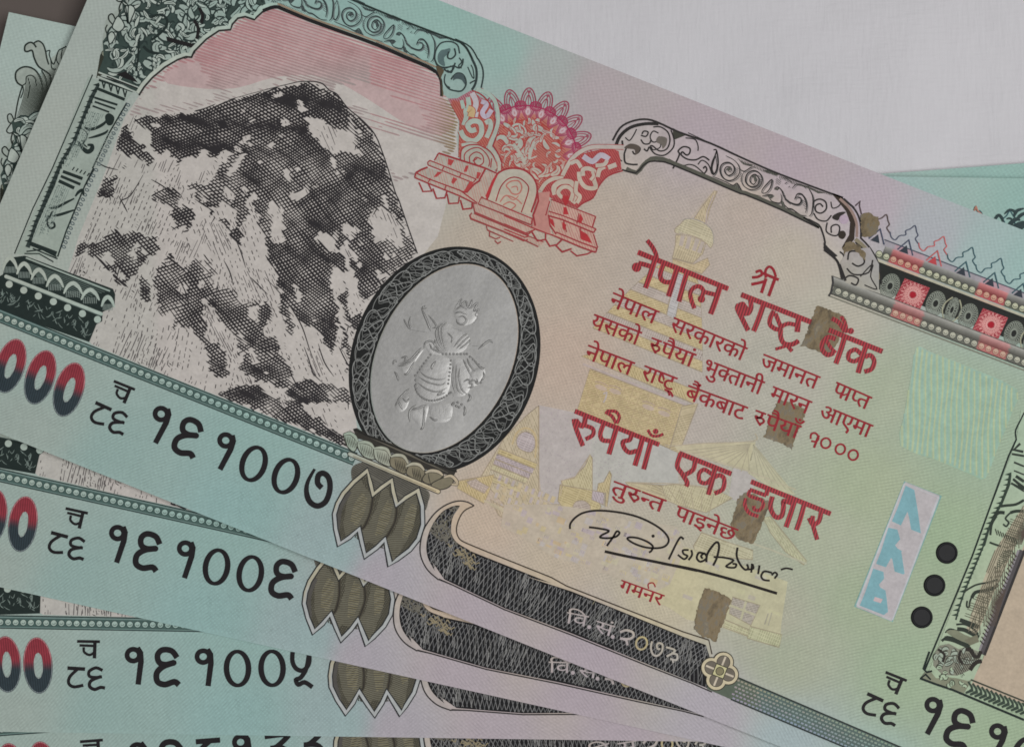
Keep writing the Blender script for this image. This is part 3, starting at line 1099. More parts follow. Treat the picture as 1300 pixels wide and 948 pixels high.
# the curl at its right end
fr.stroke(P('582,52.5 592,61 600,76'), 2.6, DK, sm=4)
fr.stroke(P('578,50 597,60 607,76'), 1.6, DK, sm=4)
t520 = Tile(520, 75, 7.582)
for q, w in (("600,0 640,90 645,180 630,250 600,300", 3.0), ("660,0 700,80 710,170 690,280", 1.8), ("560,80 600,170 620,185 610,100 590,60", 1.4),
             ("240,0 270,60 330,85 420,70 440,40", 2.0), ("430,70 480,90 510,50 515,0", 2.0), ("330,100 380,130 420,100 430,60", 2.2), ("580,240 600,225 630,210", 1.8),
             ("340,240 380,290 440,310 500,310 540,260 540,200 510,150 460,140 420,170 400,200", 2.0), ("345,150 335,200 345,250 390,280", 1.6)):
    fr.stroke(t520(q), w, LD, sm=5)
fr.poly(smooth(t520("420,210 430,160 470,142 515,155 530,200 535,250 500,205 450,195"), 4, True), (70, 84, 86))
fr.poly(smooth(t420("1100,480 1150,470 1140,520 1090,560 1100,640 1040,610 1030,540 1060,490"), 4, True), (84, 104, 104))
for q, w in (("1190,470 1200,530 1160,570 1125,555 1135,500", 2), ("1240,520 1220,440 1150,405 1060,420 1012,490 1000,560 1030,640 1100,660 1160,640", 1.8), ("1120,680 1160,700 1180,640", 2.2), ("1235,560 1260,600 1230,640 1260,660", 1.6)):
    fr.stroke(t420(q), w, LD, sm=5)
fr.poly(smooth(t420("1010,640 1090,680 1060,760 1085,900 1070,930 1058,780"), 3, True), (84, 74, 58))
part(fr, "arch_frieze", M_INK, 5.5e-5, 5e-5)

fr = Ink()
t770, t900, t1000 = Tile(770, 130, 7.582), Tile(900, 165, 7.582), Tile(1000, 230, 7.582)
RB = (44, 42, 42)
RG = (62, 62, 56)
fr.rich_poly(t770("80,440 130,330 230,240 400,200 480,215 700,310 1010,415 1289,540") + t900("660,425 1150,610 1289,665") + t1000("420,130 520,190 620,320 650,430 660,560 750,680 840,830 860,948 880,990 700,1010 530,948 500,830 400,690 350,650 360,590 330,480 290,410 150,345 0,285") + t900("1000,900 700,770 350,620 0,485") + t770("1000,755 620,595 520,570 420,570 350,610 280,680 150,650"), paper_tint(1.0, (4, 4, 2)), 12)
scroll_motif(fr, 480, 196, RB, RG, None)
for q, w in (("760,345 850,360 880,420 880,470", 1.5), ("640,640 700,510 690,470 740,430 800,445 800,490 770,510 730,480 720,510 780,550 860,555 930,525 990,560", 2.0),
             ("1030,460 1060,470 1075,600 1040,690 1015,640 1035,550 1060,470", 1.7), ("600,550 680,590 740,610 800,600 860,620 940,690", 1.5), ("880,600 920,560 980,600 1010,680", 1.5), ("930,640 950,620 965,650 940,690", 2.0),
             ("620,270 650,360 640,440 560,510 470,500 420,440 440,420 510,470 580,450 610,370 590,290 520,240 450,240", 1.8), ("510,330 480,380 440,380 420,330 450,280 500,300", 1.6),
             ("480,380 520,400 510,440 450,460 430,430", 1.4), ("170,500 200,430 260,410 320,440 310,480 270,500 250,470", 2.0), ("170,500 180,580 240,600 300,600", 2.2), ("330,360 360,400 410,400 430,360", 1.8),
             ("360,450 390,470 410,430", 2.0), ("180,340 220,370 260,320 290,260", 1.5), ("150,370 155,410", 2.4), ("110,480 120,540 150,570", 1.4), ("330,320 380,330 400,290 360,280 340,310", 1.8)):
    fr.stroke(t770(q), w, RB, sm=5)
fr.poly(smooth(t770("490,340 530,330 580,350 575,410 540,450 530,410 480,385"), 4, True), (104, 98, 92))
fr.poly(smooth(t770("170,440 230,400 310,420 320,460 280,510 270,460 220,450"), 4, True), (84, 76, 70))
fr.poly(t770("640,250 760,320 660,360 640,300"), RG)
fr.stroke(t770("190,640 290,680 350,610 430,545 520,545 600,570 1000,735 1289,865") + t900("350,610 700,755 1060,930"), 5.2, (82, 82, 74), sm=2)
fr.stroke(t770("150,650 280,682 350,612 420,572 520,572 620,597 1000,757 1289,880") + t900("350,625 700,772 1060,945") + t1000("150,350 290,415 330,480 360,590 350,650"), 2.0, RB, sm=2)
fr.stroke(t770("60,370 130,250 230,190 360,165 480,190 700,290 1010,400 1289,530") + t900("660,420 1150,605 1289,655") + t1000("430,125 540,180 640,260"), 2.4, RB, sm=3)
fr.stroke(t770("85,440 130,330 230,245 370,210 500,210"), 4.0, RB, sm=4)
fr.poly(t1000("430,130 500,160 600,270 650,400 640,560 560,660 520,640 590,520 600,400 560,290 480,190"), (54, 46, 40))
fr.poly(smooth(t1000("440,330 500,300 560,300 510,340 480,380 430,360"), 3, True), (50, 46, 44))
fr.poly(smooth(t1000("490,490 540,480 560,520 530,560 490,540"), 3, True), (52, 46, 40))
fr.dot(t1000([(540, 370)])[0], 6.0, (168, 152, 166))
for q, w in (("245,260 250,200 310,175 365,205 370,270 320,310 270,290 270,240 310,220 340,250", 2.0), ("250,310 290,370 370,385 420,330", 1.8), ("415,200 430,260 480,250 510,220", 1.5),
             ("420,500 420,440 470,420 500,450 480,520 420,520 370,480 380,400", 1.8), ("600,700 640,690 690,720 690,760 650,770 640,730", 2.6), ("560,800 590,700 680,650 770,700 770,820 700,880 600,870 560,800", 2.4),
             ("590,770 620,830 700,850 740,800", 1.6), ("500,680 540,720 530,800", 2.0), ("560,948 590,925 650,930 640,960", 1.6)):
    fr.stroke(t1000(q), w, RB, sm=5)
fr.poly(smooth(t1000("690,690 740,700 760,760 730,800 720,740"), 3, True), (110, 92, 62))
fr.poly(t1000("345,590 400,650 480,720 440,740 350,660"), RB)
fr.stroke(t1000("350,660 460,750 500,830 525,948"), 3.0, RB, sm=4)
fr.stroke(t1000("650,560 740,640 820,760 860,880 865,948"), 5.0, (128, 120, 100), sm=4)
fr.stroke(t1000("650,590 740,670 800,780 835,948"), 1.7, RB, sm=4)
fr.stroke(t1000("700,545 780,630 850,740 885,850 900,990"), 2.0, RB, sm=4)
fr.stroke(t1000("500,170 600,270 660,400 665,540"), 3.4, (140, 120, 112), sm=4)
fr.stroke(t1000("540,170 650,280 700,400 705,545"), 2.0, RB, sm=4)
# lower lobe behind the frieze
q2 = F2("345,465 420,480 440,460 480,470 560,520 590,545")
fr.poly(F2("415,430 400,400 440,330 545,320 590,400 590,540 430,490"), paper_tint(0.92))
for q, w in (("425,470 450,455 490,470 480,500 455,490", 2.2), ("500,460 560,400 550,460 580,520 520,500", 1.6), ("435,420 470,450 540,440 560,380", 2.0), ("440,380 450,340 500,345 520,390 490,410 460,395", 2.2), ("400,400 415,440 430,480", 3.0)):
    fr.stroke(F2(q), w, RB, sm=4)
part(fr, "arch_frieze", M_INK, 5.5e-5, 5e-5)
# ------------------------------------------------------------------ red crown ornament between the arches
class FineInk(Ink):
    """lines of the crown are cut finer than the frames around it"""
    def stroke(self, pts, w, color, **k):
        if not isinstance(w, (list, tuple)) and w < 3:
            w = w * 0.92
        return Ink.stroke(self, pts, w, color, **k)


cr = FineInk()
RC = (660, 0)
t620, t520b, t640 = Tile(620, 75, 7.582), Tile(520, 175, 7.582), Tile(640, 200, 7.582)
CX, CY = 667.0, 200.0
MG = (150, 72, 96)


def polar(r, deg):
    a = math.radians(deg)
    return (CX + r * math.cos(a), CY + r * math.sin(a))


CREAM = paper_tint(1.0, (4, 2, -2))
inner = ([polar(64, a) for a in range(-122, -14, 6)] + t620("900,870 850,948") + t640("560,180 440,200 330,320 300,240 200,140 60,100 -60,130") + t520b("860,330 820,250 880,180 800,90 860,-40"))
cr.rich_poly(inner, lambda x, y: (172, 112, 100) if math.hypot(x - CX, y - CY) < 56 else (172, 130, 136), 8)
for k in range(-3, 8):
    a0 = -86.8 + 17 * k
    if a0 < -122 or a0 > 5:
        continue
    for hw, hh, w in ((8.2, 22, 1.7), (6.0, 18, 1.2), (3.4, 13, 1.0)):
        pts = [polar(66 + hh * math.sin(math.pi * i / 14) ** 0.7, a0 + hw * (i / 7.0 - 1)) for i in range(15)]
        cr.stroke(pts, w, (142, 66, 84))
    cr.stroke([polar(66, a0), polar(86, a0)], 0.8, (146, 68, 86))
    cr.stroke([polar(66, a0 - 5), polar(86, a0 + 1.5)], 0.8, (146, 68, 86))
    cr.stroke([polar(66, a0 + 5), polar(86, a0 - 1.5)], 0.8, (146, 68, 86))
    b = a0 + 8.5
    for rr, w in ((5.6, 2.0), (3.6, 1.1), (1.8, 1.0)):
        p = polar(66, b)
        cr.stroke(ellipse(p[0], p[1], rr + 1.5, rr, b + 90, 14), w, (152, 52, 84), closed=True)
    for hw, w in ((8.0, 1.8), (5.5, 1.0), (3, 0.9)):
        pts = [polar(63 - 15 * math.sin(math.pi * i / 12) ** 0.8, a0 + hw * (i / 6.0 - 1)) for i in range(13)]
        cr.stroke(pts, w, MG)
    p = polar(58, a0)
    cr.stroke(ellipse(p[0], p[1], 3.6, 2.0, a0, 10), 2.4, (186, 166, 172), closed=True)
cr.stroke([polar(65.5, a) for a in range(-122, -8, 4)], 2.0, (150, 50, 82))
cr.stroke([polar(47, a) for a in range(-128, -10, 4)], 2.2, (162, 66, 56))
core = [polar(52, a) for a in range(-140, 0, 8)] + t640("560,180 440,190 330,310 300,240 200,140 60,100 -60,130") + t520b("850,330 830,250 880,180")
hatch(cr, core, 40, 2.6, 1.1, (158, 70, 68))
foliage(cr, core, 46, CREAM, (158, 70, 68), 21, (14, 26), (4.2, 6.8))
foliage(cr, core, 60, CREAM, (160, 76, 72), 22, (7, 13), (2.0, 3.4))
for s, w in (("1000,60 1040,120 1080,180 1110,260", 4), ("1200,40 1170,120 1150,210", 4), ("1080,60 1060,40 1020,50", 3)):
    cr.stroke(t520b(s), w, CREAM, sm=5)
# side borders: the frame turns red here
for s, w, c in (("600,305 690,345 770,430 815,540 820,640 790,740 730,850", 1.8, RED), ("690,285 790,345 850,420 870,540 862,640 830,760 800,845", 1.6, RED),
                ("640,295 730,320 810,390 842,480 852,600 820,720 770,840 800,900 850,948", 5.0, CREAM)):
    cr.stroke(t520(s), w, c, sm=5)
cr.stroke(t520b("730,100 790,150 825,230 835,330"), 1.8, RED, sm=4)
cr.stroke(t520b("805,80 850,150 885,230 890,300"), 1.8, RED, sm=4)
cr.stroke(t520b("770,95 830,170 860,240 862,320"), 4.2, CREAM, sm=4)
# left red leaves
lobe = t520("370,385 460,380 590,305 760,420 815,560 800,720 740,840 700,948 470,948 480,600")
cr.rich_poly(lobe, lambda x, y: (166, 98, 86) if y > 128 else (160, 120, 132), 6)
hatch(cr, lobe, 60, 2.7, 1.0, (148, 66, 66))
for s, w, c in (("600,330 640,420 620,520 660,540", 7, (176, 172, 176)), ("560,370 570,450 540,500 545,560 520,640", 6, CREAM), ("690,410 740,440 700,520 740,560 790,490", 6, (172, 164, 178)), ("500,400 520,480", 5, CREAM),
                ("560,480 600,500 590,560", 8, (184, 160, 120)), ("740,760 780,660 770,600 730,620", 6, CREAM),
                ("490,690 530,760 620,790 690,720 680,620 610,600 560,640 590,690 640,680", 6.5, CREAM), ("500,830 600,820 700,850", 4, CREAM)):
    cr.stroke(t520(s), w + 1.6, (156, 66, 60), sm=5)
    cr.stroke(t520(s), w, c, sm=5)
cr.rich_poly(smooth(t520b("490,220 500,130 560,80 650,70 730,110 800,180 830,310 600,240"), 4, True), paper_tint(0.98, (4, -2, -6)), 10)
for s, w in (("530,230 530,160 590,110 670,100 740,160 770,230 760,280", 1.6), ("580,240 580,180 640,140 700,170 710,240 660,270 620,230 650,200", 1.6), ("610,230 640,190 690,210", 1.6), ("790,200 780,290", 1.6), ("490,220 500,120 560,75 660,70 730,105", 1.8)):
    cr.stroke(t520b(s), w, RED, sm=5)
# stepped eaves to the left
for s in ("280,150 730,300 680,410 620,440 300,330 240,230", "190,225 640,400 600,440 180,270 170,240", "60,340 170,285 560,410 540,530 200,420", "60,340 490,510 660,640 480,570 50,385", "490,510 660,400 750,320 840,350 740,580 660,640 520,580"):
    cr.rich_poly(t520b(s), paper_tint(1.0, (4, -6, -8)), 10)
    hatch(cr, t520b(s), 75, 3.0, 0.8, (172, 128, 118), 0.35)
for s, w in (("280,150 730,295", 2.6), ("730,295 840,345", 2.0), ("280,150 240,220", 1.8), ("195,220 640,400", 1.6), ("180,265 610,435", 1.6), ("195,220 175,240 180,265", 1.5), ("640,400 610,435", 1.6), ("680,410 620,450 550,525 500,520", 2.6),
             ("730,300 670,410", 2.6), ("60,340 110,310 175,285", 2.6), ("60,340 190,400 490,510 650,630", 1.8), ("50,385 180,440 480,560 660,650", 2.0), ("60,340 50,385", 2), ("330,280 310,320", 1.6), ("500,340 480,380", 1.6), ("200,390 180,430", 1.6), ("350,460 340,500", 1.6),
             ("90,430 130,520 215,515 180,440", 2.0), ("225,490 260,585 340,580 360,520", 2.2), ("360,540 380,635 470,630 480,570", 2.0), ("490,600 515,690 600,680 605,620", 2.2)):
    cr.stroke(t520b(s), w, RED)
for s in ("370,200 430,220 400,270 370,260", "540,270 570,270 550,330 520,330", "650,330 690,340 660,400 640,390", "270,330 320,330 260,380 230,380", "420,380 460,400 420,450 400,430", "580,420 620,430 560,520 520,520"):
    cr.poly(t520b(s), (164, 66, 66))
# the niche with its small seated deity
cr.rich_poly(smooth(t520b("745,590 800,440 850,345 960,297 1100,312 1200,400 1228,530 1170,720 1080,720"), 3, True), CREAM, 10)
cr.stroke(t520b("690,570 745,590 800,440 850,345 960,297 1100,312 1200,400 1228,530 1170,720"), 2.6, RED, sm=4)
cr.stroke(t520b("830,615 880,470 960,392 1050,388 1130,450 1142,520 1075,720"), 1.6, DRED, sm=4)
for s, w in (("960,500 930,460 980,420 1050,420 1080,480 1050,540 990,540 960,500", 2.0), ("870,620 920,560 980,570 1040,600 1080,640", 1.8), ("980,480 1030,470 1040,510", 1.6), ("900,650 960,620 1020,650 980,690", 1.8), ("940,560 1000,600 1050,560", 1.4)):
    cr.stroke(t520b(s), w, (172, 108, 98), sm=4)
cr.poly(t520b("745,590 760,560 830,400 860,340 800,400 730,560"), (170, 56, 60))
# beams under the niche, running right
for s in ("700,580 1190,790 1170,835 680,640", "610,640 680,640 1200,880 1130,920 630,720", "590,730 1100,930 1289,1010 1260,1040 1060,960 580,770"):
    cr.rich_poly(t520b(s), paper_tint(1.0, (2, -8, -8)), 10)
    hatch(cr, t520b(s), 70, 3.0, 0.8, (170, 130, 120), 0.3)
for s, w in (("690,575 1190,785", 1.7), ("660,640 1170,840", 2.0), ("1190,785 1170,840", 1.6), ("660,640 690,575", 1.4), ("610,635 630,720 1110,920 1205,885 1175,845", 1.7), ("600,725 580,750 590,780 1060,965 1240,1050", 1.8), ("620,730 1050,910 1289,1005", 1.6),
             ("740,850 750,890 1000,1000", 1.4), ("770,900 770,948 830,975 870,960", 1.6), ("820,990 850,1020 880,1000", 1.8)):
    cr.stroke(t520b(s), w, (142, 66, 66))
for s, w in (("0,480 270,590", 1.8), ("0,560 300,690", 2), ("270,590 260,640", 1.6), ("300,690 230,740 0,640", 1.8), ("0,690 200,770 235,760 225,730", 1.8), ("0,720 190,805 230,790", 1.6), ("300,690 470,750 890,910", 2.2)):
    cr.stroke(t640(s), w, (150, 60, 62))
# right lobe and eaves
rl = t640("350,320 440,200 560,180 650,40 730,-30 860,-60 1010,-90 1100,-60 1120,30 1130,120 1000,170 900,280 850,390 700,490 480,410")
cr.rich_poly(rl, lambda x, y: (164, 82, 80), 7)
hatch(cr, rl, 60, 2.7, 1.0, (142, 54, 60))
cr.stroke(t640("1140,130 1000,180 910,280 855,390 760,440 700,490"), 2.0, RED, sm=3)
for s, w, c in (("560,180 600,100 650,20 730,-50 840,-95 1010,-100 1150,-95", 5.2, CREAM), ("350,320 400,250 480,205 570,200", 5.0, CREAM),
                ("720,140 730,220 790,290 880,290 860,200 880,150 820,110 760,120 760,180", 5.5, CREAM), ("830,220 860,180 850,140", 4, CREAM),
                ("490,360 480,290 540,240 640,240 680,310 700,370 660,440", 6.5, CREAM), ("560,390 520,340 560,290 620,290 660,340 640,420", 5.0, CREAM), ("700,230 690,330 730,380 700,440", 5, CREAM),
                ("760,-10 850,40 930,-20 1010,20", 7, (172, 164, 174)), ("900,190 920,120 970,90", 5.5, CREAM), ("1000,100 1080,70", 6, CREAM), ("880,80 960,70 990,30", 5, CREAM), ("640,60 700,40 740,100", 5, CREAM)):
    cr.stroke(t640(s), w + 1.4, (152, 50, 54), sm=5)
    cr.stroke(t640(s), w, c, sm=5)
cr.rich_poly(t640("330,340 440,330 420,560 450,740 270,670 290,500"), lambda x, y: (176, 126, 118), 7)
cr.rich_poly(t640("460,410 880,570 850,670 880,700 860,740 895,880 880,915 480,760 420,560"), paper_tint(1.0, (6, -12, -14)), 10)
hatch(cr, t640("460,410 880,570 850,670 880,700 860,740 895,880 880,915 480,760 420,560"), 70, 3.0, 0.9, (168, 112, 108), 0.25)
for s, w in (("450,405 880,570", 1.6), ("880,570 850,670", 2.0), ("430,520 560,560 885,690", 1.7), ("420,560 560,600 860,725", 2.2), ("885,690 860,725", 2), ("860,740 900,870", 1.8), ("430,560 440,650 500,740", 2.2), ("500,720 740,820 895,875", 2.0), ("480,755 740,865 880,915", 2.2), ("895,870 880,915", 2.0),
             ("270,720 320,805 400,790 400,730", 2.2), ("400,790 440,855 510,840 560,790", 2.2), ("500,850 560,910 650,880", 2.4), ("640,900 700,948 800,930 850,905", 2.0), ("720,540 700,640", 1.6), ("570,600 600,720", 1.8), ("730,680 740,780", 2), ("320,330 330,420 280,560 300,660", 2.5), ("440,420 400,560", 1.6)):
    cr.stroke(t640(s), w, RED)
for s in ("570,480 600,480 620,550 570,550", "730,540 760,590 740,640 710,620", "430,580 470,600 490,680 450,640", "560,620 600,650 580,710 560,680", "730,700 800,740 850,830 740,790", "560,370 620,370 620,430 590,470 570,430"):
    cr.poly(t640(s), (164, 52, 56))
part(cr, "crown_ornament", M_INK, 6.5e-5, 5e-5)

# ------------------------------------------------------------------ frieze on the right
fz = Ink()
DIRF = (36.3, 13.85)
Lf = math.hypot(*DIRF)
df = (DIRF[0] / Lf, DIRF[1] / Lf)
nf = (-df[1], df[0])


def fp(base, s, t):
    return (base[0] + df[0] * s + nf[0] * t, base[1] + df[1] * s + nf[1] * t)


REDK = lambda k: k % 4 == 1
U0 = (1116, 322.5)         # first bead of the upper row
SEG = [(17, 56), (134, 172), (251, 289), (368, 406)]


def segcol(a, b):
    def f(x, y):
        s = (x - U0[0]) * df[0] + (y - U0[1]) * df[1]
        return b if any(p - 2 < s < q for p, q in SEG) else a
    return f


def strip(pts4, col, steps=1.0):
    (s0, s1, t0, t1) = pts4
    n = int((s1 - s0) / 3.0)
    i0 = fz._add([fp(U0, s0 + (s1 - s0) * k / n, t) for t in (t0, t1) for k in range(n + 1)], fz._z(), col)
    for k in range(n):
        fz.f.append((i0 + k, i0 + k + 1, i0 + n + 2 + k, i0 + n + 1 + k))


SE = 470
strip((2, SE, -19, -12), segcol((150, 146, 152), (168, 142, 150)))
for k in range(7):
    v = 142 - 12 * k
    strip((4, SE, -12 + k * 1.6, -10.2 + k * 1.6), segcol((v, v, v - 4), (min(186, v + 44), v - 18, v - 18)))
strip((-2, SE, -1.5, 5.5), segcol((92, 96, 84), (168, 84, 86)))
strip((0, SE, 6.5, 9.6), segcol((170, 168, 150), (178, 160, 142)))
strip((-4, SE, 9.6, 42), (38, 40, 38))
fz.stroke([fp(U0, 0, -19.3), fp(U0, SE, -19.3)], 1.5, (70, 74, 86))
for k in range(48):
    s = 0 + k * 9.72
    red = any(p - 3 < s < q for p, q in SEG)
    p = fp(U0, s, 0)
    fz.dot(p, 4.0, (188, 150, 130) if red else (176, 178, 154))
    fz.stroke(ellipse(p[0], p[1], 2.2, 1.8, 0, 8, 20, 200), 1.0, (150, 96, 84) if red else (104, 108, 92))
    fz.stroke(ellipse(p[0], p[1], 4.1, 4.1, 0, 12), 0.8, (120, 60, 60) if red else (66, 70, 62), closed=True)
# guilloche ovals in the black band: crescents beside each rosette, a lens half way between two
def rosette_net(c0, r0, r1, sx, nsp, col):
    for j in range(nsp):
        a = 2 * math.pi * j / nsp
        for sg in (-1, 1):
            pts = [fp(c0, r * math.cos(a + sg * q) * sx, r * math.sin(a + sg * q)) for r, q in ((r0, 0), (r0 + (r1 - r0) * .35, 0.15), (r0 + (r1 - r0) * .7, 0.16), (r1, 0))]
            fz.stroke(pts, 0.95, col)
    fz.stroke(ellipse(c0[0], c0[1], r1 * sx + .5, r1 + .5, 20.9, 26), 1.0, (112, 118, 108), closed=True)


for k in range(-1, 5):
    c1 = fp((1158.7, 374.4), k * 106.2, 0)
    for off, rr, sx, ns in ((-31, 15.5, 0.72, 24), (31, 15.5, 0.72, 24), (53.1, 15.5, 0.42, 18)):
        if k == -1 and off < 40:
            continue
        if k == -1 and off > 40:
            continue
        c0 = fp(c1, off, 0)
        rosette_net(c0, 4.5, rr, sx, ns, (128, 134, 124))
    if k >= 0:
        for sg in (-1, 1):
            fz.stroke([fp(c1, 53.1 + sg * (3 + 9 * math.cos(t / 7 * 1.4)), t * 2.2) for t in range(-7, 8)], 1.6, (150, 150, 128))
for k in range(0, 5):
    s = 36.5 + 117 * k / 1.0
    c0 = fp(U0, 36.5 + k * 117 * 0.905, 32.5) if False else fp((1158.7, 374.4), k * 106.2, 0)
    a = [fp(c0, -19, -15), fp(c0, 15, -15.5), fp(c0, 20, 13), fp(c0, -13, 16)]
    a = [fp(c0, sx, sy) for sx, sy in ((-17, -16), (17, -16), (15, 16), (-20, 16))]
    fz.poly(a, (156, 72, 78))
    hatch(fz, a, 65, 2.6, 1.1, (140, 44, 54), 0.15, k)
    hatch(fz, a, -25, 3.4, 0.9, (178, 112, 112), 0.3, k)
    for j in range(18):
        an = math.radians(j * 20)
        for rr, dl in ((16, 0.17), (11, 0.2)):
            tip = (c0[0] + rr * math.cos(an), c0[1] + rr * math.sin(an))
            if not inside(tip, a):
                continue
            for sg in (-1, 1):
                fz.stroke([(c0[0] + 5 * math.cos(an), c0[1] + 5 * math.sin(an)), (c0[0] + rr * .6 * math.cos(an + sg * dl), c0[1] + rr * .6 * math.sin(an + sg * dl)), tip], 0.9, (198, 142, 138))
    fz.dot(c0, 3.8, (156, 30, 44))
    fz.stroke(ellipse(c0[0], c0[1], 5.4, 5.4, 0, 14), 1.0, (200, 150, 146), closed=True)
# lower row
LB = (1064.0, 370.0)
s_off = (LB[0] - U0[0]) * df[0] + (LB[1] - U0[1]) * df[1]


def lstrip(s0, s1, t0, t1, col):
    n = int((s1 - s0) / 3.0)
    i0 = fz._add([fp(LB, s0 + (s1 - s0) * k / n, t) for t in (t0, t1) for k in range(n + 1)], fz._z(), col)
    for k in range(n):
        fz.f.append((i0 + k, i0 + k + 1, i0 + n + 2 + k, i0 + n + 1 + k))


LSEG = [(74, 112), (191, 229), (308, 346), (425, 463)]


def lseg(a, b):
    def f(x, y):
        s = (x - LB[0]) * df[0] + (y - LB[1]) * df[1]
        return b if any(p - 2 < s < q for p, q in LSEG) else a
    return f


for k in range(7):
    v = 152 - 12 * k
    lstrip(-14 + k * 0.8, 500, -15 + k * 1.6, -13.2 + k * 1.6, lseg((v, v, v - 6), (min(184, v + 36), v - 8, v - 10)))
lstrip(-7, 500, -3.8, 5.5, lseg((96, 98, 90), (170, 108, 104)))
fz.stroke([fp(LB, -7, 6), fp(LB, 500, 6)], 1.2, GR)
fz.stroke([fp(LB, -8, 9.4), fp(LB, 500, 9.4)], 1.6, lseg((118, 118, 106), (172, 128, 122)))
fz.stroke([fp(LB, -14, -16), fp(LB, -10, -8), fp(LB, -8, 4), fp(LB, -9, 10)], 2.2, (58, 58, 58))
fz.stroke([fp(LB, -14, -15.5), fp(LB, 500, -15.5)], 1.2, (90, 90, 86))
for k in range(52):
    s = k * 9.72
    red = any(p - 3 < s < q for p, q in LSEG)
    p = fp(LB, s, 0)
    fz.dot(p, 4.0, (184, 156, 138) if red else (172, 172, 156))
    fz.stroke(ellipse(p[0], p[1], 2.2, 1.8, 0, 8, 20, 200), 1.0, (150, 100, 90) if red else (108, 110, 100))
    fz.stroke(ellipse(p[0], p[1], 4.1, 4.1, 0, 12), 0.8, (130, 76, 72) if red else (70, 72, 68), closed=True)
# crest of points above
t1130 = Tile(1130, 255, 7.582)
cre = t1130("-35,395 20,375 75,350 90,340 150,330 150,290 240,240 265,330 243,370 272,420 275,455")[3:]
for k in range(-1, 11):
    dx, dy = DIRF[0] * k, DIRF[1] * k
    col = (176, 92, 92) if REDK(k) else (72, 78, 96) if k < 2 else (58, 88, 96)
    if k >= 0:
        fz.stroke([(x + dx, y + dy) for x, y in t1130("0,300 10,350 50,378 90,338 150,330 150,290 195,272 240,240 255,300 268,335 243,365 262,400 275,418")], 1.3, col, sm=3)
    else:
        fz.stroke([(x + dx, y + dy) for x, y in t1130("90,338 150,330 150,290 195,272 240,240 255,300 268,335 243,365 262,400 275,418")], 1.5, (84, 72, 70), sm=3)
    fz.stroke([(x + dx, y + dy) for x, y in t1130("70,470 180,378 217,528")], 1.7, col)
    fz.poly([(x + dx, y + dy) for x, y in t1130("85,485 160,430 172,515")], (172, 70, 74) if REDK(k) else (52, 58, 66))
fz.stroke(t1000("710,420 750,450 790,440 830,410 870,400"), 1.3, (84, 72, 66), sm=3)
fz.stroke(t1000("650,240 700,195 690,240 710,320"), 1.6, (80, 68, 72))
part(fz, "frieze_border", M_INK, 6e-5, 5e-5)

# ------------------------------------------------------------------ bead border along the lower edge
bb = Ink()
B0, B1 = (-92.0, 364.0), (451.0, 583.0)
Lb = math.hypot(B1[0] - B0[0], B1[1] - B0[1])
for t0, t1, c in ((-8.0, 7.6, (70, 92, 88)), (-7.2, -5.6, (112, 134, 130)), (5.6, 6.6, (110, 132, 128))):
    n = 60
    i0 = bb._add([band_at(B0, B1, k / n, t) for t in (t0, t1) for k in range(n + 1)], bb._z(), c)
    for k in range(n):
        bb.f.append((i0 + k, i0 + k + 1, i0 + n + 2 + k, i0 + n + 1 + k))
bb.stroke([band_at(B0, B1, 0, -8), band_at(B0, B1, 1, -8)], 1.4, (40, 54, 52))
bb.stroke([band_at(B0, B1, 0, 7.6), band_at(B0, B1, 1, 7.6)], 1.2, (48, 62, 60))
for k in range(61):
    p = band_at(B0, B1, (3.6 + 9.62 * k) / Lb)
    bb.dot(p, 4.3, (48, 62, 60))
    bb.dot(p, 3.6, LT)
    bb.stroke(ellipse(p[0], p[1], 1.9, 1.5, 20, 8, -20, 170), 1.1, (104, 122, 116))
part(bb, "bead_border", M_INK, 1.05e-4, 1e-5)

# ------------------------------------------------------------------ denomination figures, red above and black below
dz = Ink()
tz = Tile(0, 420, 7.582)


def zero_col(cx, cy):
    def f(x, y):
        t = (x - cx) * ED[0] + (y - cy) * ED[1]
        t = max(0.0, min(1.0, (t + 5) / 11.0))
        a, b = (130, 48, 58), (42, 54, 60)
        return tuple(a[i] + (b[i] - a[i]) * t for i in range(3))
    return f


for zc in ((665, 565), (388, 447), (100, 337), (-185, 222), (-420, 130)):
    c0 = tz([zc])[0]
    n = 56
    out = ellipse(c0[0], c0[1], 18.6, 35.5, 17, n)
    inn = ellipse(c0[0] + 0.4, c0[1] + 0.4, 5.0, 15.2, 19, n)
    rings = [[(a[0] + (b[0] - a[0]) * t, a[1] + (b[1] - a[1]) * t) for a, b in zip(out, inn)] for t in (0, .33, .66, 1)]
    z = dz._z()
    i0 = dz._add([p for r in rings for p in r], z, zero_col(*c0))
    for r in range(3):
        for k in range(n):
            dz.f.append((i0 + r * n + k, i0 + r * n + (k + 1) % n, i0 + (r + 1) * n + (k + 1) % n, i0 + (r + 1) * n + k))
    dz.stroke(ellipse(c0[0], c0[1], 17.6, 34.4, 17, n), 0.9, lambda x, y: (168, 120, 124) if (y < c0[1]) else (120, 130, 132), closed=True)
    dz.stroke(ellipse(c0[0] + .4, c0[1] + .4, 5.4, 15.8, 19, n), 0.9, (150, 160, 156), closed=True)
part(dz, "denomination_figures", M_ZERO, 6e-5, 1e-5)

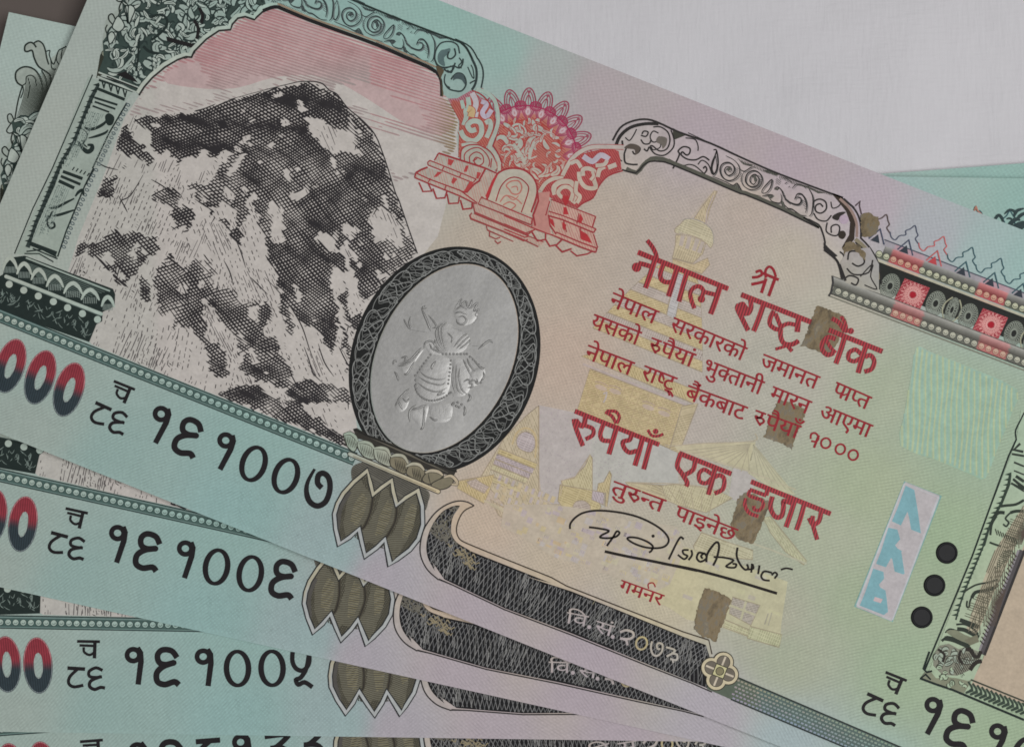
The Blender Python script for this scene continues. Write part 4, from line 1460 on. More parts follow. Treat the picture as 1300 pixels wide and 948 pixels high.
# ------------------------------------------------------------------ guilloche ring, silver oval and its embossed rider
ov = Ink()
OC = (564.3, 455.0)
n = 120
o1 = ellipse(564.5, 457, 118, 147, 20, n)
o2 = ellipse(OC[0], OC[1], 85.5, 126, 24.9, n)
i0 = ov._add(o1 + o2, ov._z(), (32, 33, 33))
for k in range(n):
    ov.f.append((i0 + k, i0 + (k + 1) % n, i0 + n + (k + 1) % n, i0 + n + k))
o1s, o2s = np.array(ellipse(564.5, 457, 114, 143.5, 20, 720)), np.array(ellipse(OC[0], OC[1], 88, 128.5, 24.9, 720))


def ring(deg, t):
    k = (deg % 360) * 2
    i = int(k) % 720
    f = k - int(k)
    a = o1s[i] * (1 - f) + o1s[(i + 1) % 720] * f
    b = o2s[i] * (1 - f) + o2s[(i + 1) % 720] * f
    return tuple(a * (1 - t) + b * t)


for ph, amp, loops, rad, w, c in ((0, 0.46, 26, 4.2, 1.0, (140, 142, 140)), (9, 0.45, 26, 3.6, 0.9, (122, 124, 122)), (4, 0.38, 37, 2.6, 0.75, (110, 112, 110)), (0, 0.26, 52, 1.4, 0.7, (104, 106, 104))):
    pts = []
    N = 1500
    for k in range(N):
        a = 2 * math.pi * k / N
        th = loops * a + math.radians(ph * 20)
        pts.append(ring(math.degrees(a) + rad * math.sin(2 * th) + 2.0 * math.sin(th * .5), 0.5 + amp * math.cos(th) + 0.03 * math.sin(3 * th)))
    ov.stroke(pts, w, c, closed=True)
for r, w in ((0.0, 2.4), (1.0, 2.4)):
    ov.stroke([ring(d, -0.06 if r == 0 else 1.06) for d in range(0, 360, 3)], w, (30, 31, 31), closed=True)
for d in range(6, 360, 24):
    p = ring(d, 0.9)
    ov.stroke(ellipse(p[0], p[1], 2.2, 2.2, 0, 10), 1.0, (130, 132, 130), closed=True)
ov_obj = part(ov, "guilloche_ring", M_INK, 6e-5, 1e-5)
sil = Ink()
n = 90
i0 = sil._add(ellipse(OC[0], OC[1], 84.5, 125, 24.9, n) + ellipse(OC[0], OC[1], 30, 50, 24.9, n), sil._z(), (150, 150, 148))
for k in range(n):
    sil.f.append((i0 + k, i0 + (k + 1) % n, i0 + n + (k + 1) % n, i0 + n + k))
sil.poly(ellipse(OC[0], OC[1], 30, 50, 24.9, n), (150, 150, 148))
silver = part(sil, "silver_oval", M_SILVER, 7.5e-5, 1e-6)


class Relief:
    """raised ridges pressed into the silver: real relief with a rounded top"""
    def __init__(self):
        self.v, self.f = [], []

    def ridge(self, pts, w=2.4, h=1.0, sm=5):
        pts = smooth(pts, sm)
        m = len(pts)
        prof = [(-0.5, 0.0), (-0.28, 0.7), (0.0, 1.0), (0.28, 0.7), (0.5, 0.0)]
        i0 = len(self.v)
        for i in range(m):
            a, b = pts[max(i - 1, 0)], pts[min(i + 1, m - 1)]
            dx, dy = b[0] - a[0], b[1] - a[1]
            l = math.hypot(dx, dy) or 1
            nx_, ny_ = -dy / l, dx / l
            e = min(1.0, 0.25 + 3.0 * min(i, m - 1 - i) / max(1, m - 1))
            for o, z in prof:
                u, v = uv((pts[i][0] + nx_ * o * w * e, pts[i][1] + ny_ * o * w * e))
                self.v.append((u, v, z * h * e * PX * 2.6))
        for i in range(m - 1):
            for k in range(4):
                a = i0 + i * 5 + k
                self.f.append((a, a + 1, a + 6, a + 5))

    def bead(self, p, r=1.7, h=1.1):
        i0 = len(self.v)
        for ring_, (rr, z) in enumerate(((1, 0), (0.72, 0.65), (0.3, 0.95))):
            for k in range(8):
                a = k * math.pi / 4
                u, v = uv((p[0] + r * rr * math.cos(a), p[1] + r * rr * math.sin(a)))
                self.v.append((u, v, z * h * PX * 2.2))
        for q in range(2):
            for k in range(8):
                self.f.append((i0 + q * 8 + k, i0 + q * 8 + (k + 1) % 8, i0 + q * 8 + 8 + (k + 1) % 8, i0 + q * 8 + 8 + k))
        self.f.append(tuple(i0 + 16 + k for k in range(8)))


rl_ = Relief()
k1, k2 = Tile(470, 340, 5.85), Tile(470, 440, 5.85)
for s, w in (("620,330 640,280 680,230 670,280 710,250 730,300 760,240 740,300 800,260 770,320 810,310 780,350 800,370 760,420", 2.2), ("640,310 680,290 720,310", 2), ("630,340 670,330 720,350", 2), ("650,370 690,360 715,390 690,420 650,410 640,380", 2.4), ("680,380 700,385", 2),
             ("380,300 420,390 450,470", 3.0), ("410,280 390,300 420,300", 2.2), ("430,350 480,410 490,440 460,450", 2.2), ("300,360 290,410 300,440 280,450", 2.2), ("250,380 270,420 300,460", 2), ("300,460 420,480", 1.8),
             ("510,430 490,480 500,540 530,600", 2.4), ("540,410 515,450 520,520 550,600", 2.4), ("570,405 535,450 540,530 560,610", 2.2), ("570,480 610,520 600,560", 2.2), ("600,440 680,470", 1.8),
             ("620,590 680,520 720,490", 2.2), ("640,600 700,540 735,510", 2.2), ("660,605 720,560 745,530", 2.2), ("690,600 750,560", 2), ("800,605 850,565 890,540 910,560", 2.6), ("760,580 800,580", 2),
             ("400,600 410,560 450,545 480,570 470,620", 2.6), ("440,560 460,600 500,620 540,640", 2.4), ("480,530 490,580 530,630", 2.2), ("380,590 340,640 290,690 220,720", 2.4), ("370,620 320,680 260,720 210,730", 2.2), ("350,650 320,710", 2), ("330,690 280,780 250,790", 2.4), ("230,670 270,660 250,700", 2.4), ("180,770 200,800 210,840", 2.6), ("200,700 180,690 170,720", 2.2),
             ("490,690 460,730 460,755", 3.2), ("370,770 420,810 500,830 560,820", 2.2), ("360,810 430,850 520,870 560,850", 2.2), ("350,850 420,900 500,920 570,890", 2.2), ("360,730 400,760", 1.8),
             ("640,720 640,800 650,900 690,940", 2.2), ("665,740 660,820 680,900 720,940", 2.2), ("620,730 610,820 630,930", 2.2), ("690,680 720,740 760,820", 2.2), ("750,660 800,720 830,750 850,740", 2.2), ("720,670 740,720 780,770", 2), ("840,770 845,810 820,840", 2.4), ("690,850 730,830 760,880 720,890", 2.4), ("770,830 800,860 790,820", 2.2)):
    rl_.ridge(k1(s), w * 1.15)
for s, w in (("290,310 240,360 200,400", 2.4), ("290,340 250,370", 2), ("240,380 270,410 290,380", 2.2), ("190,440 210,410 240,470", 2.6), ("340,430 300,470 290,510 295,560", 2.6), ("300,470 360,455 420,430", 2.4), ("400,440 400,520 390,600 370,612", 2.8), ("360,470 380,500", 2),
             ("440,440 450,500", 2.4), ("480,430 490,500", 2.2), ("510,440 520,520", 2.2), ("540,430 550,510", 2.4), ("560,440 560,500", 2), ("700,440 705,480 695,515", 2.8), ("730,350 745,380 720,410", 2.6), ("440,520 480,545 500,540", 2.4), ("560,540 600,520", 2.2), ("540,330 500,360 560,340", 2.2), ("610,340 620,370", 2)):
    rl_.ridge(k2(s), w * 1.15)
for a, b, m in (((450, 645), (340, 800), 8), ((335, 800), (345, 900), 4), ((600, 690), (580, 860), 7), ((540, 640), (700, 640), 7), ((720, 640), (830, 740), 6)):
    for i in range(m):
        t = i / (m - 1)
        rl_.bead(k1([(a[0] + (b[0] - a[0]) * t, a[1] + (b[1] - a[1]) * t)])[0], 1.6)
for p in smooth(k2("335,290 350,340 390,380 440,400 500,395 550,375 600,340"), 3):
    rl_.bead(p, 1.7)
for p in k2("620,420 650,415 640,440 680,430 660,450 610,430 760,250 790,270 820,265 740,270"):
    rl_.bead(p, 1.9)
def mound(pts, h, rings=6):
    """a low rounded swelling inside an outline"""
    n_ = len(pts)
    cx, cy = sum(p[0] for p in pts) / n_, sum(p[1] for p in pts) / n_
    i0 = len(rl_.v)
    for q in range(rings):
        t = q / rings
        for x, y in pts:
            u, v = uv((x + (cx - x) * t, y + (cy - y) * t))
            rl_.v.append((u, v, h * 0.22 * math.sqrt(1 - (1 - t) ** 2) * PX))
    u, v = uv((cx, cy))
    rl_.v.append((u, v, h * 0.22 * PX))
    for q in range(rings - 1):
        for k in range(n_):
            rl_.f.append((i0 + q * n_ + k, i0 + q * n_ + (k + 1) % n_, i0 + q * n_ + n_ + (k + 1) % n_, i0 + q * n_ + n_ + k))
    for k in range(n_):
        rl_.f.append((i0 + (rings - 1) * n_ + k, i0 + (rings - 1) * n_ + (k + 1) % n_, i0 + rings * n_))


for s, h_ in (("450,645 350,760 335,860 390,980 480,1000 560,960 600,840 600,700 540,650", 3.0), ("620,340 650,290 720,270 790,300 790,370 740,420 660,420", 2.4), ("500,430 560,400 640,450 740,520 690,620 560,640 510,560", 2.6),
              ("610,700 680,680 760,780 740,900 690,950 630,930", 2.2), ("395,560 450,540 500,620 540,645 450,640", 1.8), ("690,840 760,760 840,740 850,800 790,870 720,890", 2.0), ("200,720 330,660 400,600 330,700 250,790", 1.4), ("180,1020 240,960 290,960 270,1040 220,1070", 1.6), ("300,1060 420,1020 430,1060 390,1180 330,1140", 1.6), ("440,1020 600,1010 590,1130 470,1140", 1.6)):
    mound(smooth(k1(s), 4, True), h_)
me = bpy.data.meshes.new("embossed_rider")
me.from_pydata(rl_.v, [], rl_.f)
me.polygons.foreach_set("use_smooth", [True] * len(rl_.f))
me.materials.append(M_RELIEF)
bm = bmesh.new()
bm.from_mesh(me)
bmesh.ops.recalc_face_normals(bm, faces=bm.faces[:])
for f in bm.faces:
    if f.normal.z < 0:
        f.normal_flip()
bm.to_mesh(me)
bm.free()
rider = bpy.data.objects.new("embossed_rider", me)
COL.objects.link(rider)
rider.parent = silver
rider.location = (0, 0, 7.6e-5)

# ------------------------------------------------------------------ lotus base under the oval and the pot below it
lo = Ink()
t410 = Tile(410, 530, 7.582)
LO2 = paper_tint(0.98, (2, 0, -10))
lo.poly(t410("290,110 330,100 420,160 560,210 840,330 1000,420 1289,500 1260,560 1150,540 1000,500 880,430 700,350 520,280 430,225 330,200"), (52, 50, 46))
for k in range(9):
    lo.stroke(t410([(320 + 40 * k, 130 + 14 * k), (900 + 38 * k, 395 + 17 * k)]), 0.7, (96, 92, 82))
lo.stroke(t410("300,112 420,170 600,240 840,340 1000,425 1289,520"), 2.4, (36, 36, 34))
petals = ("200,170 215,150 260,148 310,180 340,240 300,330 230,270", "330,240 370,235 440,240 490,290 500,400 400,380 340,300", "490,290 540,290 610,300 650,380 650,470 560,440 500,390",
          "650,380 700,365 770,370 830,460 790,540 700,500 650,460", "800,530 840,450 920,450 980,510 960,610 860,580", "970,560 1030,510 1120,530 1160,560 1040,640 960,610", "1040,640 1150,580 1230,560 1255,620 1190,680 1090,690")
for i, s in enumerate(petals):
    q = smooth(t410(s), 3, True)
    lo.poly(q, (120, 114, 96) if i > 2 else LO2)
    cx, cy = sum(p[0] for p in q) / len(q), sum(p[1] for p in q) / len(q)
    for j in range(9):
        x = cx - 9 + j * 2.3
        a = [(x - 2.4, cy - 7 + j * .6), (x - 1.4, cy - 1 + j * .8), (x + 0.5, cy + 7 + j * .6)]
        if all(inside(p, q) for p in a):
            lo.stroke(a, 1.3 if i > 2 else 1.0, (54, 52, 46), taper=(0.3, 0.5))
    lo.stroke(q, 1.3, (56, 54, 48), closed=True)
for s in ("200,165 260,150 310,185 335,235", "340,240 400,235 460,255 495,300", "495,295 560,290 620,310 650,375", "655,375 710,360 780,375 825,450", "800,470 860,445 930,455 975,505", "985,530 1040,510 1110,520 1155,555", "1165,575 1230,560 1280,600 1289,640 1240,640"):
    q = t410(s)
    lo.stroke(q, 5.2, (60, 58, 50), sm=4, taper=(0.5, 0.5))
    lo.stroke(q, 3.6, LO2, sm=4, taper=(0.5, 0.5))
# cushion and pot
lo.rich_poly(smooth(H2("478,520 500,490 560,480 640,520 760,570 850,620 848,670 820,720 700,700 560,640 490,580"), 3, True), lambda x, y: (96, 94, 86), 9)
pot_out = H2("397,730 412,680 440,630 490,575 555,520 570,580 583,635 625,600 672,567 680,620 697,685 740,650 798,615 820,690 822,780 800,850 760,900 700,945 665,970 650,900 640,850 600,890 545,930 530,870 515,800 470,840 420,872 403,800")
lo.rich_poly(pot_out, lambda x, y: (106, 104, 92), 9)
for k in range(60):                                    # fine horizontal hatching
    y0 = 600 + k * 2.35
    run = []
    for x in range(420, 545, 3):
        p = (x, y0 + (x - 420) * 0.16 + 1.2 * math.sin(x / 7.0))
        if inside(p, pot_out):
            run.append(p)
        else:
            if len(run) > 1:
                lo.stroke(run, 0.95, (74, 71, 58))
            run = []
    if len(run) > 1:
        lo.stroke(run, 0.95, (74, 71, 58))
for s, dens in (("412,860 402,790 410,690 440,635 480,595 455,680 440,770 450,840", 1.8), ("700,935 760,890 800,840 820,770 818,690 800,640 790,720 770,810 730,880", 1.8), ("583,645 625,612 600,700 560,780 525,800 560,730", 2.2), ("697,690 740,662 715,740 680,820 650,850 685,760", 2.2),
                ("480,830 512,800 535,760 520,830 535,870", 2.4), ("590,885 635,850 660,800 650,870 645,900", 2.4), ("520,560 555,530 568,590 575,640 545,600", 2.4), ("650,600 672,575 680,640 685,670 660,640", 2.4), ("560,910 545,925 535,880 560,860 600,880", 2.0)):
    hatch(lo, H2(s), 80, dens, 0.9, (62, 60, 52), 0.1)
    hatch(lo, H2(s), 130, dens * 1.3, 0.8, (70, 68, 58), 0.2)
for s in ("470,760 490,680 530,620 560,660 540,730 505,790", "590,830 610,740 650,660 680,690 660,770 625,830", "720,840 735,740 770,670 795,700 780,790 750,840"):
    hatch(lo, H2(s), 20, 3.0, 0.9, (128, 122, 98), 0.15)
hatch(lo, smooth(H2("478,520 500,490 560,480 640,520 760,570 850,620 848,670 820,720 797,612 738,652 697,685 672,567 583,635 555,520 490,580"), 1, True), 30, 2.5, 0.9, (66, 65, 60), 0.05)
for s in ("583,640 570,720 540,790 516,800", "697,690 690,760 660,820 640,850"):
    q = H2(s)
    lo.stroke(q, [9, 5, 6, 9] if False else 4.0, (72, 68, 58), sm=4)
    lo.stroke(q, 1.6, (48, 46, 42), sm=4)
lo.stroke(smooth(H2("412,800 425,700 470,620"), 4), 6, (80, 78, 74))
lo.stroke(pot_out, 6.8, (40, 42, 44), closed=True)
lo.stroke(pot_out, 3.9, lambda x, y: (172, 168, 148) if y < 640 else (164, 168, 168), closed=True)
q = t410("260,350 1110,710")
lo.stroke(q, 6.8, (54, 52, 48), caps=True)
lo.stroke(q, 4.6, lambda x, y: (166, 172, 160) if x < 470 else (186, 172, 142), caps=True)
lo.stroke(t410("290,370 1090,708"), 0.9, (120, 108, 86))
part(lo, "lotus_base", M_INK, 8.5e-5, 5e-5)

# ------------------------------------------------------------------ dark lower band with the year
bd = Ink()
t530 = Tile(530, 610, 7.582)
outer = smooth(t530("545,240 480,205 390,195 280,230 180,300 100,400 50,500 25,640 40,750 100,860 200,950"), 4) + L2("900,140 960,165") + M2("0,285 330,410 700,560 905,640 1000,682")
inner_ = smooth(t530("545,240 450,290 395,380 375,480 405,560 470,600"), 4) + t530("700,695 1289,930") + M2("300,172 640,305 860,392 985,432 1000,500")
bd.rich_poly(outer + inner_[::-1], paper_tint(1.0, (2, 0, -4)), 12)
bd.stroke(outer, 1.7, (46, 44, 44))
bd.stroke(inner_, 1.7, (66, 58, 50))
d_out = smooth(t530("410,240 350,242 250,290 170,380 110,500 85,620 100,740 165,865"), 4) + L2("870,60 925,140") + M2("0,278 330,402 700,552 905,634 1000,672")
d_in = smooth(t530("410,240 345,340 325,430 328,510 375,590 470,650"), 4) + t530("520,680 1289,985") + M2("100,125 330,200 640,325 860,415 970,455 985,500 1000,560")
dpoly = d_out + d_in[::-1]
bd.poly(dpoly, (26, 26, 28))
# light guilloche over it
bx0, by0, bx1, by1 = 541, 641, 906, 880
bdir = (math.cos(math.radians(21.6)), math.sin(math.radians(21.6)))
bnor = (-bdir[1], bdir[0])
rg = random.Random(9)


def clipped(pts, w, c):
    run = []
    for p in pts:
        if inside(p, dpoly):
            run.append(p)
        else:
            if len(run) > 1:
                bd.stroke(run, w, c)
            run = []
    if len(run) > 1:
        bd.stroke(run, w, c)


def bp_(s, t):
    return (560 + bdir[0] * s + bnor[0] * t, 690 + bdir[1] * s + bnor[1] * t)


for k in range(75):                                    # net of two crossing families
    s0 = -40 + k * 5.6
    for sg in (-1, 1):
        pts = [bp_(s0 + sg * (t * 0.44 + 3.0 * math.sin(t / 16.0 + s0 / 60.0)), t) for t in range(-54, 54, 3)]
        clipped(pts, 0.9, (118, 118, 118) if k % 2 else (96, 97, 98))
for k in range(520):                                   # bundles of combed lines between the open parts of the net
    s = -10 + 400 * rg.random()
    if math.sin(s / 17.0 + 0.6) < 0.0 and rg.random() < 0.75:
        continue
    t0 = rg.uniform(-46, 30)
    L = rg.uniform(8, 20)
    lean = 0.25 * math.sin(s / 40.0) + rg.gauss(0, 0.08)
    c = rg.randint(92, 140)
    clipped([bp_(s + lean * q * L / 4 + 0.5 * math.sin(q), t0 + q * L / 4) for q in range(5)], 0.85, (c, c, c - 2) if t0 > -18 else (c + 6, c + 2, c - 20))
for k in range(260):                                   # curling locks inside the wave
    x, y = rg.uniform(540, 600), rg.uniform(640, 740)
    if y > 690 + (x - 560) * 0.9:
        continue
    L = rg.uniform(5, 11)
    clipped([(x + i * L / 6, y + 1.8 * math.sin(i * 1.1 + k) + i * L / 14) for i in range(7)], rg.uniform(0.8, 1.5), (104, 101, 92) if y < 690 else (138, 128, 104))
band_obj = part(bd, "lower_band", M_INK, 5e-5, 6e-5)

# quatrefoil and woven strip
wf = Ink()
t880 = Tile(880, 790, 7.582)
W0, W1 = (906, 846), (1170, 958)
up0, up1 = N2([(0, 650)])[0], N2([(690, 945)])[0]
lo0, lo1 = N2([(0, 768)])[0], N2([(400, 945)])[0]
ud = ((up1[0] - up0[0]) / 182.0, (up1[1] - up0[1]) / 182.0)
st = (938 - up0[0]) / ud[0]
top = [(up0[0] + ud[0] * s, up0[1] + ud[1] * s) for s in (st, 420)]
bot = [(lo0[0] + ud[0] * s, lo0[1] + ud[1] * s * 0.985) for s in (st - 10, 420)]
wf.rich_poly([(896, 848), top[0], top[1], bot[1], bot[0], (898, 874)], lambda x, y: (86, 96, 84) if x < 960 else (84, 100, 96), 12)
for i in range(150):
    for j in range(6):
        s = i * 5.2 + (2.6 if j % 2 else 0)
        f = s / 480.0
        a = (top[0][0] + (top[1][0] - top[0][0]) * f, top[0][1] + (top[1][1] - top[0][1]) * f)
        b = (bot[0][0] + (bot[1][0] - bot[0][0]) * f, bot[0][1] + (bot[1][1] - bot[0][1]) * f)
        p = (a[0] + (b[0] - a[0]) * (j + .6) / 6.2, a[1] + (b[1] - a[1]) * (j + .6) / 6.2)
        if s > 480:
            continue
        c = pc(p[0], p[1], 0.94)
        wf.stroke([(p[0] - 1.5, p[1] - .2), (p[0] + 1.7, p[1] + 1.0)], 2.1, (c[0] - 18 + 12 * rg.random(), c[1] - 14, c[2] - 24 + 30 * (j / 6.0)))
wf.stroke(top, 1.9, (44, 50, 48))
wf.stroke(bot, 1.7, (44, 50, 52))
qc = t880([(255, 465)])[0]
d1, d2 = (EU[0], EU[1]), (ED[0], ED[1])
lobes = [(qc[0] + sx * 11.6 * EU[0] + sy * 12.2 * ED[0], qc[1] + sx * 11.6 * EU[1] + sy * 12.2 * ED[1]) for sx, sy in ((1, 0), (-1, 0), (0, 1), (0, -1))]
for r, c in ((13.6, (54, 52, 46)), (12.4, (188, 178, 150)), (8.8, (60, 58, 52)), (8.0, (104, 98, 88))):
    for p in lobes:
        wf.dot(p, r if r > 12 else r, c, 28, lift=0)
for p in lobes:
    wf.stroke([(qc[0] + (p[0] - qc[0]) * 0.5, qc[1] + (p[1] - qc[1]) * 0.5), (qc[0] + (p[0] - qc[0]) * 1.62, qc[1] + (p[1] - qc[1]) * 1.62)], 2.4, (188, 178, 160))
sq = [(qc[0] + a * EU[0] + b * ED[0], qc[1] + a * EU[1] + b * ED[1]) for a, b in ((-8, -8), (8, -8), (8, 8), (-8, 8))]
wf.poly(sq, (60, 58, 50)).poly([(qc[0] + (x - qc[0]) * .86, qc[1] + (y - qc[1]) * .86) for x, y in sq], (186, 182, 140)).dot(qc, 5.6, (58, 56, 48)).dot(qc, 4.6, (124, 118, 92))
part(wf, "woven_border", M_INK, 1.15e-4, 3e-5)
# ------------------------------------------------------------------ pale temples printed under the lettering
class TintInk(Ink):
    """pale offset print: the paper's own tint carries through"""
    def _add(self, pts, z, color):
        def f(x, y):
            c = color(x, y) if callable(color) else color
            p = pc(x, y)
            return tuple(c[i] * 0.56 + p[i] * 0.44 for i in range(3))
        return Ink._add(self, pts, z, f)

    def poly(self, pts, color, lift=0.0):
        Ink.poly(self, pts, color, lift)
        xs, ys = [p[0] for p in pts], [p[1] for p in pts]
        if (max(xs) - min(xs)) * (max(ys) - min(ys)) > 260 and not callable(color):
            k = self.n
            hatch(self, pts, (22, 112, -14, 68)[k % 4], 2.9, 1.0, tuple(v - 40 for v in color), 0.15, k)
            hatch(self, pts, (112, 22, 66, 112)[k % 4], 4.3, 0.8, tuple(v + 14 for v in color), 0.3, k)
            self.stroke(pts, 1.0, (138, 122, 96), closed=True)
        return self


pg = TintInk()
YL, PY, MV, GV, LN = (192, 172, 116), (190, 182, 146), (168, 155, 162), (172, 168, 172), (150, 134, 102)
t820, t790, t640b, t860, t850 = Tile(820, 240, 7.9), Tile(790, 290, 7.582), Tile(640, 540, 5.85), Tile(860, 580, 5.85), Tile(850, 740, 8.62)


def q4(cx, cy, a, b, c, d):
    """patch aligned with the note: along a..b, across c..d"""
    return [(cx + s * EU[0] + t * ED[0], cy + s * EU[1] + t * ED[1]) for s, t in ((a, c), (b, c), (b, d), (a, d))]


# pale sky behind the temples
pg.rich_poly(I2("165,205 340,240 560,320 830,410 840,585 560,600 500,690 300,740 180,640 155,420"), lambda x, y: (171, 167, 172) if x < 745 else (173, 177, 175), 8)
pg.rich_poly(P("932,585 962,600 950,640 925,632"), lambda x, y: (174, 166, 170), 8)
rp = random.Random(4)
for k in range(420):
    x, y = rp.uniform(684, 800), rp.uniform(520, 640)
    if inside((x, y), I2("165,205 340,240 560,320 640,420 640,600 500,690 300,740 180,640 155,420")):
        pg.dot((x, y), 0.7, (150, 140, 156), 5)
# great stupa: spire, parasol, drum, stepped cone, gilded cube with eyes
pg.poly(t820("685,20 715,20 640,200 605,345 480,300 560,180"), (184, 168, 128))
pg.stroke(t820("690,10 600,110 455,290"), 1.2, (176, 162, 140))
pg.stroke(t820("680,60 615,220 600,350"), 1.2, (164, 150, 156))
pg.poly(smooth(t820("290,430 300,390 350,350 390,305 470,300 560,330 640,385 675,450 680,520 650,590 600,540 520,490 430,460 330,450"), 3, True), (190, 184, 146))
pg.stroke(t820("370,320 400,300 470,300 560,330 640,385 675,450 680,550"), 1.4, (150, 146, 138), sm=4)
pg.poly(t820("300,460 430,470 520,500 600,550 570,650 470,745 265,690 295,560"), (188, 174, 134))
for s in ("370,470 350,570", "440,480 410,600", "520,500 480,620", "570,530 530,640"):
    pg.stroke(t820(s), 5.0, (172, 160, 152))
for k in range(14):
    a = t820([(345 + 19 * k, 425 + 7 * k + (k * k) * 0.25)])[0]
    pg.stroke([a, (a[0] - 1.5, a[1] + 4)], 1.2, (164, 154, 140))
pg.poly(t820("265,695 480,755 620,690 640,760 560,850 270,770"), (188, 168, 122))
ax0, ax1 = E2([(850, 412)])[0], E2([(690, 812)])[0]
for k in range(9):
    f0, f1 = k / 9, (k + 1) / 9
    def cp(f, s):
        c0 = (ax0[0] + (ax1[0] - ax0[0]) * f, ax0[1] + (ax1[1] - ax0[1]) * f)
        h = 20 + 55 * f ** 0.8
        return (c0[0] + s * h * EU[0], c0[1] + s * h * EU[1])
    pg.poly([cp(f0, -1), cp(f0, 1), cp(f1, 1), cp(f1, -1)], YL if k % 2 == 0 else (176, 164, 158))
    pg.stroke([cp(f1, -1), cp(f1, 1)], 1.2, LN)
pg.poly(P("858,345 870,350 857,405 846,400"), (178, 180, 186))
pg.poly(P("738,452 760,446 890,498 880,512"), (190, 170, 110))
pg.stroke(P("740,462 878,516"), 2.6, (168, 156, 158))
pg.poly(P("749,468 872,516 852,570 733,520"), (188, 168, 112))
for k in range(7):
    pg.stroke(P("0,0 1,1") if False else [(748 - k * 2.4 + 3, 474 + k * 7.2), (868 - k * 3, 520 + k * 7.6)], 0.9, (168, 142, 96))
for k in range(12):
    x, y = 756 + k * 9.8, 472 + k * 3.8
    pg.stroke([(x, y), (x - 17, y + 48)], 1.0, (170, 146, 98))
for cx_, cy_ in ((763, 492), (781, 497), (823, 517), (843, 525)):
    pg.poly(ellipse(cx_, cy_, 8, 3.2, 20, 16), (182, 160, 140))
    pg.stroke(ellipse(cx_, cy_ - 3.5, 8.5, 3.0, 20, 10, 190, 350), 1.4, (160, 134, 112))
pg.stroke(smooth(P("766,500 770,498 769,505 766,511"), 3), 2.0, (166, 158, 160))
pg.poly(P("866,515 886,512 862,575 850,570"), (182, 166, 122))
# pagoda roofs
for poly_, c in (("880,85 905,80 835,365 780,355 160,170 120,120 400,100", (188, 180, 140)), ("885,100 920,140 1289,590 1100,560 830,380 835,330", (186, 180, 146))):
    pg.rich_poly(Tile(840, 550, 7.582)(poly_), lambda x, y, c=c: c, 12)
tE = Tile(840, 550, 7.582)
for k in range(9):
    pg.stroke(tE([(860 - k * 4, 100 + k * 8), (190 + 82 * k, 170 + 28 * k)]), 1.2, (158, 148, 118))
for k in range(6):
    pg.stroke(tE([(880 + k * 6, 110 + k * 5), (930 + 66 * k, 420 + 30 * k)]), 1.2, (156, 150, 122))
pg.stroke(tE("30,110 120,120 400,95 880,75 900,0"), 1.3, (166, 152, 124), sm=4)
pg.stroke(tE("160,160 440,240 800,350 1290,540"), 1.8, (180, 168, 140))
pg.poly(tE("0,500 140,490 420,520 560,560 680,620 430,760 160,690 40,640"), (188, 178, 138))
pg.poly(tE("0,500 -350,470 -300,520 40,640"), (188, 174, 132))
for k in range(7):
    pg.stroke(tE([(-160 + 110 * k, 495 + 14 * k), (-200 + 50 * k + 60, 520 + 12 * k) if k < 1 else (20 + 72 * k, 620 + 28 * k)][::-1] if k else [(-300, 490), (20, 600)]), 1.2, (156, 142, 112))
pg.stroke(tE("-350,470 140,485 420,515"), 1.4, (164, 148, 120))
pg.poly(t860("640,450 690,440 960,770 940,800 800,700 690,560"), (186, 182, 144))
for k in range(5):
    pg.stroke(t860([(640 + 14 * k, 470 - 3 * k), (800 + 40 * k, 690 + 22 * k)]), 1.1, (162, 156, 126))
pg.stroke(t860("500,620 700,690 960,790"), 2.2, (176, 170, 148))
pg.poly(t860("120,660 180,560 400,640 560,690 560,760 300,740 130,700"), (184, 176, 142))
# lower storeys at the right
low = P("808,715 838,704 870,694 930,712 1000,738 992,790 990,818 960,812 905,792 872,786 848,770 800,752")
pg.rich_poly(low, lambda x, y: (186, 180, 142), 10)
for k in range(26):
    x, y = rp.uniform(805, 985), rp.uniform(690, 800)
    p = q4(x, y, 0, rp.uniform(6, 18), 0, rp.uniform(2, 6))
    if all(inside(v, low) for v in p):
        pg.poly(p, rp.choice([(176, 166, 150), (190, 186, 142), (172, 164, 158), (184, 180, 160)]))
pg.poly(t850("690,150 990,240 890,460 650,330"), (160, 148, 142))
pg.stroke(t850("840,190 780,400"), 3.0, (180, 174, 140))
pg.stroke(t850("660,240 950,350"), 3.0, (180, 174, 140))
pg.stroke(t850("1080,330 1040,450"), 1.6, (140, 134, 118)).stroke(t850("1120,320 1080,460"), 1.4, (150, 144, 124))
pg.poly(t850("610,400 880,510 860,580 590,480"), (188, 184, 142)).poly(t850("880,470 1230,560 1200,700 850,600"), (182, 182, 140))
